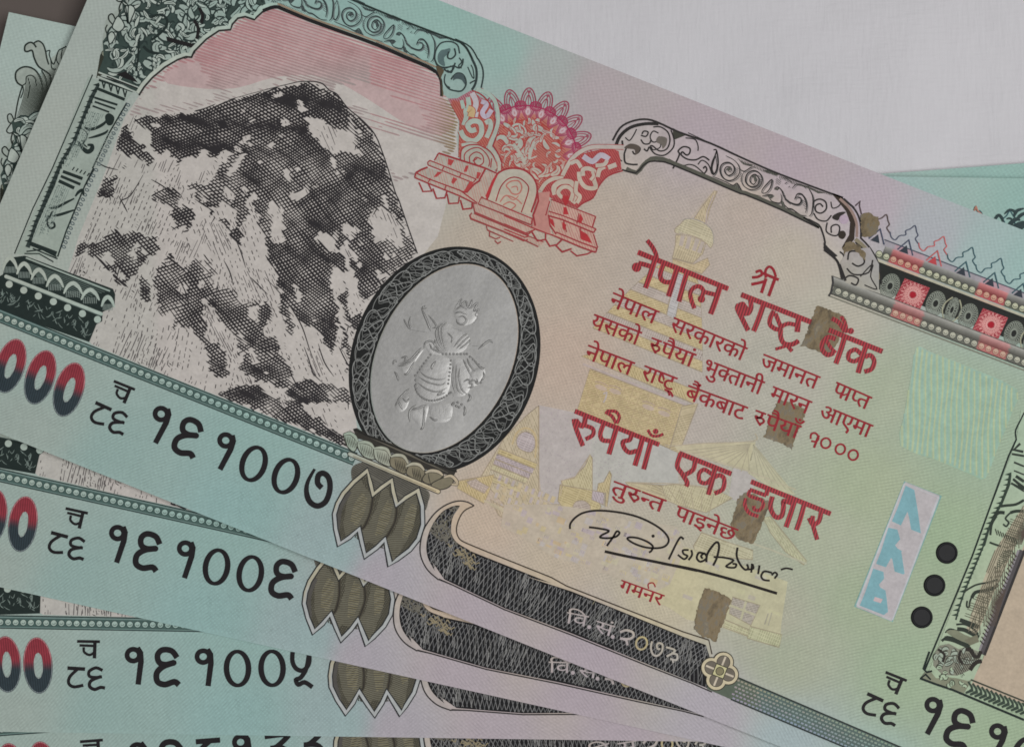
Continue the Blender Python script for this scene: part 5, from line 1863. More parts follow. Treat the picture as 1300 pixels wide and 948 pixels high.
# the domed temple, the little shikhara and the old town at the left
pg.poly(P("640,556 668,528 684,515 684,640 760,640 720,690 640,640 610,606"), (184, 172, 140))
pg.poly(smooth(t640b("90,110 120,60 170,45 220,80 230,150 195,200 110,170"), 3, True), (176, 166, 176))
pg.stroke(t640b("60,140 90,60 150,20 210,40 240,110 230,240"), 2.4, (188, 164, 110), sm=4)
for k, c in enumerate([(190, 172, 112), (168, 156, 170), (168, 156, 168), (190, 184, 142), (182, 176, 150), (190, 178, 128)]):
    pg.poly(q4(634, 569, 0, 52 - k * 1.5, k * 7.2, k * 7.2 + 7.6), c)
for r in range(4):
    for k in range(9):
        x, y = 634 + k * 8.4 - r * 2.4, 602 + k * 3.4 + r * 11
        pg.poly(q4(x, y, 0, 4.6, 0, 8), rp.choice([(170, 160, 170), (176, 168, 174), (190, 172, 130)]))
        pg.stroke(q4(x, y, 0, 4.6, 0, 8), 0.8, (186, 172, 136), closed=True)
pg.poly(t530("400,0 740,-60 690,110 640,220 385,75"), (190, 170, 112))
pg.poly(t530("470,10 560,-20 600,10 690,60 640,120 520,60"), (178, 164, 158))
for k in range(7):
    pg.stroke(t530([(500 + 28 * k, -10 + 10 * k), (480 + 28 * k, 60 + 10 * k)]), 0.9, (158, 140, 132))
pg.poly(t530("700,180 860,270 1289,440 1289,560 1000,480 780,330"), (178, 164, 136))
for s in ("640,190 860,290 1289,470", "700,230 900,330 1289,520"):
    pg.stroke(t530(s), 2.0, (186, 178, 146))
pg.poly(t640b("640,215 655,240 655,480 440,530 425,410 520,390 600,300"), (186, 176, 130))
pg.poly(t640b("415,440 650,480 720,600 700,640 460,640 400,560"), (188, 172, 116))
pg.stroke(t640b("640,215 530,380 430,410 420,520"), 1.2, (166, 148, 120))
pg.poly(smooth(t640b("510,600 540,560 600,560 640,600 620,640 520,640"), 3, True), (170, 156, 150))
pg.poly(t640b("785,335 798,365 765,600 750,600 755,500 690,490 700,430 740,420"), (186, 168, 116))
pg.poly(t640b("655,480 745,500 740,590 650,550"), (172, 160, 176))
town = P("640,640 700,640 760,648 800,660 860,668 868,700 850,742 830,752 770,728 700,706 660,680 636,668")
pg.rich_poly(town, lambda x, y: (178, 168, 152), 10)
for k in range(260):
    x, y = rp.uniform(632, 868), rp.uniform(636, 752)
    p = q4(x, y, 0, rp.uniform(3, 11), 0, rp.uniform(2, 9))
    if all(inside(v, town) for v in p):
        pg.poly(p, rp.choice([(170, 160, 170), (166, 154, 168), (188, 174, 128), (186, 180, 152), (178, 166, 150), (176, 172, 176), (188, 164, 124)]))
        if rp.random() < 0.5:
            for j in range(3):
                a = q4(x, y, 1 + j * 2.2, 2 + j * 2.2, 0.6, 5)
                pg.poly(a, (158, 148, 164))
part(pg, "temple_tint", M_TINT, 1e-5, 4e-5)

# ------------------------------------------------------------------ fine line tint that covers the sheet
gl = Ink()


def tint_lines(deg, pitch, x0, x1, y0, y1, mul, amp, wl, w, keep=None):
    a = math.radians(deg)
    d, nr = (math.cos(a), math.sin(a)), (-math.sin(a), math.cos(a))
    mx, my = (x0 + x1) / 2, (y0 + y1) / 2
    R = math.hypot(x1 - x0, y1 - y0) / 2
    n_ = int(R / pitch)
    for k in range(-n_, n_ + 1):
        run = []
        s = -R
        while s < R:
            o = k * pitch + amp * math.sin(s / wl + 0.35 * math.sin(k * 0.05))
            p = (mx + d[0] * s + nr[0] * o, my + d[1] * s + nr[1] * o)
            if x0 < p[0] < x1 and y0 < p[1] < y1 and (keep is None or keep(p)):
                run.append(p)
            else:
                if len(run) > 1:
                    gl.stroke(run, w, paper_tint(mul))
                run = []
            s += 9.0
        if len(run) > 1:
            gl.stroke(run, w, paper_tint(mul))


top_y = lambda x: 0.405 * (x - 557)
bot_y = lambda x: 550 + 0.402 * x
centre = lambda p: top_y(p[0]) + 95 < p[1] < bot_y(p[0]) - 70 and p[0] > 575 + (p[1] - 300) * -0.1 and not inside(p, dpoly)
margin = lambda p: bot_y(p[0]) - 62 < p[1] < bot_y(p[0]) - 1 or (p[0] < 520 and bot_y(p[0]) - 140 < p[1] < bot_y(p[0]) - 1)
rightp = lambda p: centre(p) and p[0] > 930
tint_lines(-15, 3.7, 575, 1010, 180, 790, 0.955, 6, 60, 1.2, lambda p: centre(p))
tint_lines(64, 3.9, 575, 1010, 180, 790, 1.03, 5, 50, 1.0, lambda p: centre(p))
tint_lines(-15, 3.9, 930, 1310, 380, 960, 0.95, 4, 45, 1.2, lambda p: rightp(p))
tint_lines(-24, 3.6, -70, 520, 440, 800, 0.955, 3, 30, 1.2, margin)
tint_lines(58, 3.8, 300, 1300, 590, 1100, 0.96, 3, 30, 1.1, margin)
part(gl, "line_tint", M_TINT, 0.6e-5, 2e-6)

# ------------------------------------------------------------------ striped latent patch, vertical see-through panel
sp_ = Ink()
patch = smooth(P("1163,441 1180,446 1240,470 1291,494 1286,520 1266,570 1251,607 1235,603 1190,584 1143,566 1147,530 1156,480"), 2, True)
sp_.rich_poly(patch, paper_tint(0.985, (-4, 6, 6)), 12)
for k in range(-14, 26):
    for off, c in ((0, (166, 178, 144)), (3.4, (142, 171, 158))):
        run = []
        for y in range(438, 610, 3):
            p = (1215 + k * 6.9 + off - (y - 525) * 0.045 + 1.2 * math.sin(y / 17.0 + k * .7), y)
            if inside(p, patch):
                run.append(p)
            else:
                if len(run) > 1:
                    sp_.stroke(run, 2.0, c)
                run = []
        if len(run) > 1:
            sp_.stroke(run, 2.0, c)
part(sp_, "striped_patch", M_TINT, 3e-5, 2e-5)

lp = Ink()
p1, p2 = Tile(1075, 605, 9.977), Tile(1075, 700, 9.977)
frame_ = p1("735,60 1190,240") + p2("575,885 105,695")
lp.poly(frame_, (172, 168, 170))
lp.stroke(frame_, 1.8, (122, 160, 154), closed=True)
lp.stroke([(1140.0 + (x - 1140) * 0.95, 700 + (y - 700) * 0.972) for x, y in frame_], 1.8, (178, 180, 184), closed=True)
CYAN = (118, 160, 168)
lp.poly(p1("745,112 855,165 900,440 938,715 815,668 790,520 768,440 685,615 570,563 640,400"), CYAN)
lp.poly(p1("525,643 640,667 675,790 612,865 640,905 700,940") + p2("690,0 732,275 715,287 605,250 575,90 560,80 495,197 370,152 430,0"), CYAN)
lp.poly(p2("335,212 465,255 472,340 408,415 420,450 490,490 505,600 522,760 470,800 162,680 230,520"), CYAN)
lp.poly(p2("355,570 455,600 430,650 335,620"), (182, 164, 166))
part(lp, "letter_panel", M_TINT, 3e-5, 2e-5)

M_DOT = mat_ink("raised_dot_ink", 0.5, 0.15)
# raised dots for touch
for dx, dy in ((1201.9, 701.4), (1186.3, 742.6), (1170.2, 783.2)):
    v, f = [], []
    prof = [(14.0, 0.0), (13.6, 0.5), (12.6, 0.9), (11.4, 0.8), (10.4, 0.55), (6.0, 0.5)]
    n = 40
    for r, h in prof:
        for k in range(n):
            a = 2 * math.pi * k / n
            u, w = uv((dx + r * math.cos(a), dy + r * math.sin(a)))
            v.append((u, w, h * PX * 2.2))
    for i in range(len(prof) - 1):
        for k in range(n):
            f.append((i * n + (k + 1) % n, i * n + k, (i + 1) * n + k, (i + 1) * n + (k + 1) % n)[::-1])
    f.append(tuple((len(prof) - 1) * n + k for k in range(n))[::-1])
    me = bpy.data.meshes.new("tactile_dot")
    me.from_pydata(v, [], f)
    bm = bmesh.new()
    bm.from_mesh(me)
    bmesh.ops.recalc_face_normals(bm, faces=bm.faces[:])
    if sum(q.normal.z for q in bm.faces) < 0:
        bmesh.ops.reverse_faces(bm, faces=bm.faces[:])
    bm.to_mesh(me)
    bm.free()
    at = me.color_attributes.new("Col", 'FLOAT_COLOR', 'POINT')
    at.data.foreach_set("color", np.array([albedo((26, 27, 29))] * len(me.vertices), dtype=np.float32).ravel())
    me.materials.append(M_DOT)
    o = bpy.data.objects.new("tactile_dot", me)
    COL.objects.link(o)
    o.parent = NOTE
    o.location = (0, 0, 2e-5)
    PARTS.append(o)

# ------------------------------------------------------------------ right pillar
class BoldInk(Ink):
    """deeper cut lines"""
    def stroke(self, pts, w, color, **k):
        if not isinstance(w, (list, tuple)):
            w = w * 1.3
        return Ink.stroke(self, pts, w, tuple(v * 0.86 for v in color) if not callable(color) else color, **k)


rp_ = BoldInk()
t1150, t1170, t1080 = Tile(1150, 740, 8.62), Tile(1170, 600, 9.877), Tile(1080, 830, 5.909)
rp_.rich_poly(P("1300,690 1296,700 1247,838 1232,868 1300,893 1420,940 1440,640 1330,600"), lambda x, y: (172, 158, 139), 14)
rp_.rich_poly(P("1296,520 1290,560 1236,700 1176,860 1228,880 1246,838 1298,696 1320,640 1340,540"), paper_tint(1.02, (2, 2, 2)), 12)
rp_.rich_poly(P("1262,700 1242,752 1226,800 1240,806 1262,752 1290,690 1300,660 1300,640"), lambda x, y: (166, 160, 138), 8)
# plain outer line, toothed line, shaded right side
rp_.stroke(J2("1290,240 1268,285 1248,330 1252,372") , 1.4, DK, sm=5)
rp_.stroke(J2("1252,370 1215,450 1040,930") + N2("810,580"), 1.6, DK)
teeth = J2("1250,370 1215,470 1170,620 1150,700 1110,800") + t1170("720,948") + t1150("640,80 590,240 560,380 530,430")
teeth = t1170("1110,20 1090,150 1000,380 900,560 840,700 780,900") + t1150("640,90 590,240 545,400")
rp_.stroke(teeth[:6], [3.5, 4, 3.5, 3, 3, 4], (56, 68, 60))
rp_.stroke(teeth[5:], 1.8, (64, 76, 68))
for i in range(len(teeth) - 1):
    a, b = teeth[i], teeth[i + 1]
    m = max(2, int(math.hypot(b[0] - a[0], b[1] - a[1]) / 6.3))
    for k in range(m):
        t = k / m
        x, y = a[0] + (b[0] - a[0]) * t, a[1] + (b[1] - a[1]) * t
        rp_.poly([(x + 1.5, y - 3.0), (x - 7.5, y + 0.4), (x + 1.5, y + 1.8)], (48, 62, 52))
rp_.stroke(N2("1278,0 1085,500"), 5.0, (92, 88, 90))
rp_.stroke(N2("1292,0 1098,505"), 2.6, (58, 56, 56))
rp_.stroke(N2("1262,0 1075,480"), 2.2, (150, 146, 150))
for k in range(24):
    f = k / 24
    x, y = N2([(1235 - 165 * f, 20 + 440 * f)])[0]
    rp_.stroke([(x, y - 2), (x + 4.6, y + 3.2)], 1.3, (62, 56, 52))
for k in range(13):                                     # turned shadow side of the shaft, engraved with lines
    x0 = 880 + k * 9
    rp_.stroke(t1150([(x0 + 110 - 0.2 * k, 60), (x0 + 55, 210), (x0 - 35 + 2 * k, 470)]), 0.4 + 0.055 * k, (96, 84, 76), taper=(0.4, 0.4))
for k in range(12):
    x0 = 1120 + k * 10
    rp_.stroke(t1170([(x0 + 150, 560), (x0 + 70, 760), (x0 + 20, 900)]), 0.4 + 0.055 * k, (96, 84, 76), taper=(0.4, 0.4))
for s, w in (("640,90 760,20 900,-10 1000,-40", 1.8), ("720,160 760,100 860,80 960,50 1010,10", 3.4), ("720,150 700,200 690,260 665,250 670,190", 1.8), ("590,400 700,440 800,480", 4.2), ("560,500 640,510 740,560 800,590", 4.0), ("420,600 520,620 640,670 700,690", 4.4),
             ("440,580 540,600 620,640", 1.6), ("550,450 650,450 740,500 790,560", 2.0), ("430,540 480,500 560,520", 1.6), ("390,630 430,600", 2.6)):
    rp_.stroke(t1150(s), w, (54, 62, 54), sm=4)
rp_.poly(smooth(t1150("440,530 540,510 640,560 760,610 780,640 700,660 560,610"), 3, True), (120, 124, 104))
rp_.poly(t1150("640,620 780,560 800,640 700,680"), (112, 112, 94))
for s, w in (("990,420 1050,410 1180,395 1284,340", 2.6), ("1110,500 1180,480 1284,480", 3.0), ("1110,500 1050,570 1090,620 1060,670 1020,640", 1.8), ("900,560 960,500 1040,500", 3.4), ("860,780 880,640 940,540", 2.2), ("850,870 930,900 1000,920", 2.0), ("1150,80 1284,200", 2.6), ("1180,40 1284,110", 3.0), ("1120,130 1284,210", 2.2)):
    rp_.stroke(t1170(s), w, (52, 62, 54), sm=4)
for s, w in (("1270,390 1240,420 1285,430", 2.48), ("1230,440 1289,450", 2.11), ("1240,480 1289,500", 1.86), ("1235,560 1289,600", 1.86), ("1240,590 1289,620", 1.61), ("1240,520 1289,540", 1.49)):
    rp_.stroke(J2(s), w, (54, 62, 56))
# capital turned upside down: leafy knob
knob = t1150("300,780 370,680 470,660 580,720 640,700 730,720 830,760 800,860 700,948 560,1010 400,1000 300,900")
hatch(rp_, P('1262,700 1242,752 1226,800 1240,806 1262,752 1290,690 1300,660 1300,640'), 112, 2.4, 0.9, (126, 120, 102), 0.2)
hatch(rp_, P('1262,720 1236,790 1244,806 1270,752 1296,690 1300,660'), 88, 2.8, 0.9, (112, 108, 92), 0.3)
rp_.poly(knob, (124, 126, 112))
foliage(rp_, knob, 34, paper_tint(0.98, (0, -4, 6)), (76, 78, 68), 33, (6, 13), (3.0, 5.0))
hatch(rp_, t1150('560,760 830,760 800,860 700,948 560,1010 520,940'), 60, 2.4, 0.9, (84, 80, 72), 0.2)
for s, w in (("650,720 720,740 740,800", 3.2), ("690,700 740,790 790,800 820,740", 3.4), ("700,948 760,870 830,850", 4), ("350,720 420,780 400,860", 2.4), ("600,730 580,820 620,880", 2.4)):
    rp_.stroke(t1150(s), w, (52, 48, 44), sm=4)
rp_.poly(t1080("520,180 560,130 600,130 640,180 720,170 800,180 880,200 910,190 850,290 760,265"), (124, 128, 108))
rp_.stroke(t1080("520,180 640,225 760,265 1300,492"), 2.2, DK)
rp_.stroke(t1080("590,-20 545,110 570,135 610,125"), 1.8, DK)
rp_.stroke(t1080("525,180 560,150 600,190"), 1.6, DK)
foliage(rp_, t1080("600,140 640,100 760,90 860,160 900,195 850,280 700,235"), 16, paper_tint(1.05), (70, 74, 64), 35, (4, 8), (2.5, 4))
for k in range(20):
    p = t1080([(880 + 34 * k, 205 + 13.2 * k)])[0]
    a = t1080([(880 + 34 * k + 28, 245 + 13.2 * k)])[0]
    b = t1080([(862 + 34 * k, 290 + 13.2 * k)])[0]
    rp_.stroke([p, a, (a[0] + .6, a[1] + 4), b], 2.0, (62, 76, 66))
rp_.stroke(t1080("900,190 1300,352 1700,515"), 1.6, (66, 72, 62))
hatch(rp_, N2("1150,100 1200,60 1245,0 1190,0 1160,40"), 20, 2.6, 0.8, (84, 92, 76), 0.2)
hatch(rp_, t1170("1110,560 1284,500 1284,700 1180,948 1000,948 1060,760"), 20, 3.0, 0.7, (96, 96, 80), 0.35)
hatch(rp_, t1150("700,180 800,120 960,60 900,260 840,460 760,430 620,400 660,300"), 20, 3.0, 0.7, (96, 96, 80), 0.35)
for k in range(9):
    rp_.stroke(J2([(1150 + 12 * k, 800 + 6 * k), (1160 + 12 * k, 830 + 5 * k)]), 1.0, (70, 76, 64))
part(rp_, "pillar_engraving", M_INK, 5e-5, 5e-5)

# ------------------------------------------------------------------ lettering
def strokes(ink, tile, rows, col, k=1.0, nib=None):
    for row in rows:
        s, w = row[0], row[1]
        pts = tile(s)
        sm_ = 5 if len(pts) > 2 and (len(row) < 3 or row[2]) else 0
        ink.stroke(pts, w / tile.s * k, col, sm=sm_, nib=nib)


tl = Ink()
TR = (142, 38, 46)
tA, tB, tC = Tile(790, 290, 7.582), Tile(900, 320, 7.582), Tile(970, 370, 7.582)
strokes(tl, tA, [("150,230 1020,582", 50), ("240,115 290,180 325,250 330,300", 42), ("155,335 200,345 270,365", 46), ("318,290 270,440 222,575", 50), ("400,335 368,430 375,490 420,518 480,515", 46), ("530,375 490,510 445,655", 52),
                 ("622,425 580,570 545,705", 48), ("695,770 665,690 655,620 690,570 745,560 780,600 770,650", 42), ("785,610 840,625 905,640", 42), ("942,555 900,690 850,825", 52)], TR)
for p, r in (((138, 375), 46), ((762, 680), 36)):
    tl.dot(tA([p])[0], r / 7.582, TR)
strokes(tl, tB, [("310,410 985,675", 50), ("400,455 405,540 375,590 330,570", 46), ("290,505 275,545 320,640 378,755", 48), ("290,510 330,500 340,560", 40), ("525,510 480,640 430,762", 50), ("625,565 590,640 590,700 640,740 690,745", 44), ("640,590 680,690 700,740", 40),
                 ("690,720 760,690 830,700", 40), ("862,640 850,770", 52), ("690,740 692,820 725,880 800,888 862,855", 46), ("640,935 740,905 870,860", 30), ("755,900 800,955", 38)], TR)
tl.poly(tB("290,500 340,480 400,560 350,620 300,600"), TR)
strokes(tl, tC, [("620,370 1140,578", 50), ("778,430 740,560 690,695", 50), ("690,460 620,440 565,490 560,560 610,610 670,590", 46), ("600,470 640,540 690,590", 36), ("650,260 720,300 780,390", 44), ("740,240 785,320 795,400", 34), ("985,510 945,640 905,785", 50),
                 ("940,610 880,560 820,590 815,650 870,672 930,640", 42), ("970,630 1025,615 1060,670 1035,745 965,772", 44)], TR)
tl.dot(tC([(835, 380)])[0], 30 / 7.582, TR)
part(tl, "bank_title", M_TITLE, 7e-5, 1e-5)

t2 = Ink()
tD, tF = Tile(715, 500, 7.582), Tile(900, 570, 7.582)
strokes(t2, tD, [("112,165 925,488", 46), ("215,195 205,280 170,320", 48), ("105,240 120,320 190,500", 46), ("120,250 160,300 200,300", 52), ("215,305 285,335 285,395 215,435", 40), ("390,285 358,380 378,442 450,452", 44), ("520,300 480,440 440,580", 50),
                 ("405,172 470,215 510,285", 34), ("420,165 505,170 540,225 515,285", 32), ("655,395 640,440 575,462 592,525 640,562 712,545", 44), ("770,405 735,540 690,690", 50), ("850,435 815,570 775,725", 48), ("815,345 850,398 910,405 965,385", 28)], TR)
t2.dot(tD([(890, 360)])[0], 27 / 7.582, TR)
strokes(t2, tE, [("168,190 672,390", 48), ("185,190 150,310 195,385 245,470 235,510", 46), ("322,255 305,345 232,395", 44), ("518,310 490,440 448,590", 48), ("480,390 410,348 360,390 370,462 430,478 480,430", 40), ("500,425 560,402 602,440 588,535 508,578", 42)], TR)
strokes(t2, tF, [("405,312 1172,622", 48), ("392,388 552,446", 38), ("572,362 550,445", 44), ("398,395 382,440 440,468 505,490 522,540 482,588 436,578 432,545", 33), ("352,470 346,540 388,612 475,645", 36), ("612,455 592,560 640,650 700,640 718,560 722,500 800,520", 46), ("832,475 790,610 742,750", 48), ("920,515 885,650 842,778", 46),
                 ("1082,590 1060,690 1000,722 965,660", 44), ("1000,640 1000,720 1042,870", 42)], TR)
part(t2, "amount_title", M_TITLE, 7e-5, 1e-5)

# small lettering, set with the built-in Devanagari of the text object
_gl = {}


def text_tris(s):
    c = bpy.data.curves.new("setting", "FONT")
    c.body = s
    o = bpy.data.objects.new("setting", c)
    COL.objects.link(o)
    bpy.context.view_layer.update()
    me = o.to_mesh()
    me.calc_loop_triangles()
    tr = [[(me.vertices[i].co.x, me.vertices[i].co.y) for i in t.vertices] for t in me.loop_triangles]
    o.to_mesh_clear()
    bpy.data.objects.remove(o)
    bpy.data.curves.remove(c)
    return tr


def width(tr):
    return max(p[0] for t in tr for p in t)


def glyph(ch):
    if ch not in _gl:
        _gl[ch] = (text_tris(ch), width(text_tris('क' + ch + 'क')) - width(text_tris('कक')))
    return _gl[ch]


def clip_right(tr, x1):
    """the part of a letter left of x1: a half letter without its upright"""
    out = []
    for t in tr:
        poly = []
        for i in range(3):
            a, b = t[i], t[(i + 1) % 3]
            if a[0] <= x1:
                poly.append(a)
            if (a[0] <= x1) != (b[0] <= x1):
                f = (x1 - a[0]) / (b[0] - a[0])
                poly.append((x1, a[1] + (b[1] - a[1]) * f))
        for i in range(1, len(poly) - 1):
            out.append([poly[0], poly[i], poly[i + 1]])
    return out


def word(ink, items, pl, pr, h, col):
    """items: letters; '<' + letter is a half letter, '^' a mark placed by hand: ('mark', letter, dx, dy)"""
    tris_, x = [], 0.0
    for it in items:
        if it == ('hook',):                             # the vowel sign that ru carries at its knee
            arc = [(x - 0.30, 0.29), (x - 0.14, 0.345), (x - 0.01, 0.315), (x + 0.035, 0.22), (x - 0.02, 0.125), (x - 0.08, 0.10)]
            arc = smooth(arc, 4)
            for a, b in zip(arc, arc[1:]):
                l = math.hypot(b[0] - a[0], b[1] - a[1]) or 1
                nx_, ny_ = -(b[1] - a[1]) / l * 0.036, (b[0] - a[0]) / l * 0.036
                q = [(a[0] + nx_, a[1] + ny_), (b[0] + nx_, b[1] + ny_), (b[0] - nx_, b[1] - ny_), (a[0] - nx_, a[1] - ny_)]
                tris_ += [[q[0], q[1], q[2]], [q[0], q[2], q[3]]]
            x += 0.09
        elif isinstance(it, tuple):
            tr, adv = glyph(it[1])
            tris_ += [[(x + p[0] + it[2], p[1] + it[3]) for p in t] for t in tr]
            if len(it) > 4:
                x += it[4]
        elif it.startswith('<'):
            tr, adv = glyph(it[1])
            cut = adv - 0.235
            tris_ += [[(x + p[0], p[1]) for p in t] for t in clip_right(tr, cut)]
            x += cut
        else:
            tr, adv = glyph(it)
            tris_ += [[(x + p[0], p[1]) for p in t] for t in tr]
            x += adv
    k = h / 0.62
    ex, ey = (pr[0] - pl[0]) / x, (pr[1] - pl[1]) / x
    l = math.hypot(pr[0] - pl[0], pr[1] - pl[1])
    dx, dy = -(pr[1] - pl[1]) / l, (pr[0] - pl[0]) / l
    for ox, oy in (((-0.32, -0.1), (0.32, 0.1), (0.0, 0.3)) if h > 13.9 and callable(col) is False else ((0, 0),)):
        ink.tris([[(ox + pl[0] + p[0] * ex + dx * (0.62 - p[1]) * k, oy + pl[1] + p[0] * ey + dy * (0.62 - p[1]) * k) for p in t] for t in tris_], col)


sm_ = Ink()
SR = (138, 40, 48)
RU = ['र', ('hook',)]
SHTRA = ['<ष', 'ट', ('mark', '्', -0.02, 0.02), ('mark', '्', -0.16, 0.02)]
W_ = [("नेपाल", (779, 371), (837, 395), 18), ("सरकारको", (856, 402.5), (949, 441.5), 18), ("जमानत", (970, 449), (1041.5, 478), 17.5), (["<प", "त"], None, None, 0),
      ("यसको", (755, 398.5), (815, 421.5), 18), (RU + list("पैयां"), (828, 428), (884, 449.5), 18), (list("भु") + ["<क", "त", "ा", "न", "ी"], (899, 461) if False else (897, 455.5), (971, 484.5), 18), ("मारन", (982, 490), (1031, 509.5), 17.5), ("आएमा", (1045, 513.5), (1108.5, 539.5), 17.5),
      ("नेपाल", (747.5, 437.5), (806, 460), 18), (["र", "ा"] + SHTRA, (819, 463.5), (860, 479.5), 18), ("बैंकबाट", (874.5, 488.5), (949.5, 516.5), 18), (RU + list("पैयाँ"), (960, 520), (1017.5, 540.5), 17.5),
      (list("तु") + RU + ["<न", "त"], (780, 610), (846, 634.5), 17), (list("पाइनेछ"), (861, 641.5), (937, 671.5), 17), ("गमनर", (789.5, 735.5), (843.5, 755), 14)]
for it, a, b, h in W_:
    if a:
        word(sm_, list(it) if isinstance(it, str) else it, a, b, h, SR)
word(sm_, ["प", "ा", "<प", "त"], (1062.5, 484.5), (1107, 504), 17.5, SR)
sm_.stroke([(1076, 500), (1071, 501.5), (1066, 502)], 1.8, SR)                    # the r of pra
sm_.stroke(smooth(P("838,752 833,744 824,742 822,748"), 4) if False else smooth([(823.5, 747), (823, 741), (829, 739.5), (832, 745)], 4), 1.7, SR)   # reph
strokes(sm_, tB, [("415,245 470,240 510,215 495,180 450,195", 26), ("408,312 470,300 530,285", 28), ("550,255 505,395", 30), ("640,245 575,425", 30), ("548,250 545,180 580,142 620,170 645,240", 24), ("520,205 672,268", 28)], SR)
t_ = J2
strokes(sm_, J2, [("262,368 265,345 285,340 300,360 290,380 265,378", 9), ("302,350 278,410", 11)], SR)
for c in ((335, 388), (405, 417), (467, 445)):
    p = J2([c])[0]
    sm_.stroke(ellipse(p[0], p[1], 6.0, 6.4, 20, 24), 2.4, SR, closed=True)
part(sm_, "promise_lettering", M_INK, 7e-5, 1e-5)

sg = Ink()
tG, tH = Tile(715, 630, 7.582), Tile(840, 650, 7.582)
SB = (34, 30, 28)
strokes(sg, tG, [("65,312 70,260 120,200 200,155 330,135 520,150 700,190 850,255 960,330 1015,410 990,470 920,495 800,490 690,455 620,410 640,392 720,400 810,435 862,478 850,520 825,538", 20), ("248,295 330,305 440,330 370,372 360,395 440,400 510,385 542,350 515,335 480,390 420,475", 20),
                 ("400,528 600,572 900,630 1289,712", 27), ("1160,412 1130,392 1090,450 1015,605", 20)], SB)
sg.dot(tG([(865, 380)])[0], 2.1, SB)
strokes(sg, tH, [("0,490 300,548 600,625 850,700 1110,780", 27), ("260,362 205,365 212,400 248,420 215,450 155,408", 19), ("285,362 292,410 258,460", 19), ("415,400 360,388 338,440 375,475 432,440 412,395 380,420 395,445", 20), ("430,480 440,400 500,310 540,288 552,340 530,440 495,512", 21),
                 ("500,430 600,435 690,462 620,520 700,532 718,500 682,495", 19), ("730,338 722,420 755,500 800,550 832,540 822,498", 20), ("830,550 882,540 872,500 862,580", 19), ("942,510 928,595", 19), ("1062,582 990,568 958,610 980,648 1040,657", 19), ("1058,605 1090,578 1112,600 1085,637", 18), ("1148,552 1200,538 1262,550", 18)], SB)
part(sg, "signature", M_BLACK, 7.5e-5, 1e-5)

yr = Ink()
t700 = Tile(700, 750, 6.774)
YC = paper_tint(0.97, (2, 2, 2))
word(yr, list("िव"), t700([(135, 178)])[0], t700([(322, 215)])[0], 14, YC)
word(yr, list("सं"), t700([(390, 252)])[0], t700([(545, 300)])[0], 14, YC)
for p in ((325, 308), (527, 392)):
    yr.dot(t700([p])[0], 2.5, YC)
strokes(yr, t700, [("590,352 640,335 695,350 705,385 665,410 590,405", 20), ("590,405 640,420 655,465", 20), ("865,430 855,490 875,545 915,552 950,515 955,460 925,445 905,465 915,495 935,495", 17), ("985,480 1060,505 1035,535 990,560", 17), ("1035,535 1080,545 1075,590 1020,580", 17), ("1040,585 1048,615", 16)], YC)
yr.stroke(ellipse(*t700([(775, 447)])[0], 6.9, 8.0, 20, 24), 2.4, paper_tint(0.98, (0, -4, -30)), closed=True)
yro = yr.build("year_lettering", M_TINT, band_obj, 1.2e-4, 1e-5)

# ------------------------------------------------------------------ windows of the security thread
def ragged(pts, seed, amp=1.1):
    r = random.Random(seed)
    out = []
    for i in range(len(pts)):
        a, b = pts[i], pts[(i + 1) % len(pts)]
        m = max(2, int(math.hypot(b[0] - a[0], b[1] - a[1]) / 2.2))
        for k in range(m):
            t = k / m
            out.append((a[0] + (b[0] - a[0]) * t + r.uniform(-amp, amp), a[1] + (b[1] - a[1]) * t + r.uniform(-amp, amp)))
    return out


for i, pts in enumerate((tC("505,135 600,165 700,205 775,235 795,300 745,410 690,520 640,625 560,592 440,548 352,522 405,420 455,280"), J2("110,180 180,198 240,228 218,300 192,350 172,418 120,388 70,372 36,360 60,300 80,240"),
                         t860("455,300 500,262 560,270 690,335 645,450 600,560 562,645 470,615 405,560 398,480 430,390"), t850("390,50 460,70 560,110 680,180 640,290 590,420 540,540 510,640 440,610 340,570 270,500 290,340 330,200"),
                         t1000("705,335 760,300 810,320 868,350 882,420 850,500 790,545 712,535 702,440"), t1000("520,640 570,585 640,590 700,640 755,700 740,770 690,700 610,660 550,700"))):
    th = Ink()
    th.poly(ragged(pts, i), (120, 110, 90))
    part(th, "security_thread", M_THREAD, 6e-5 if i < 3 else 1.28e-4, 1e-6)
# ------------------------------------------------------------------ serial numbers
GC = {'0': (322, 588.5)}
SLOT = [(200, 540), (238.5, 556), (282, 573.5), (322, 588.5), (363, 604), (403, 619)]
SHIFT = (979.7, 369.0)
SK = (33, 31, 33)


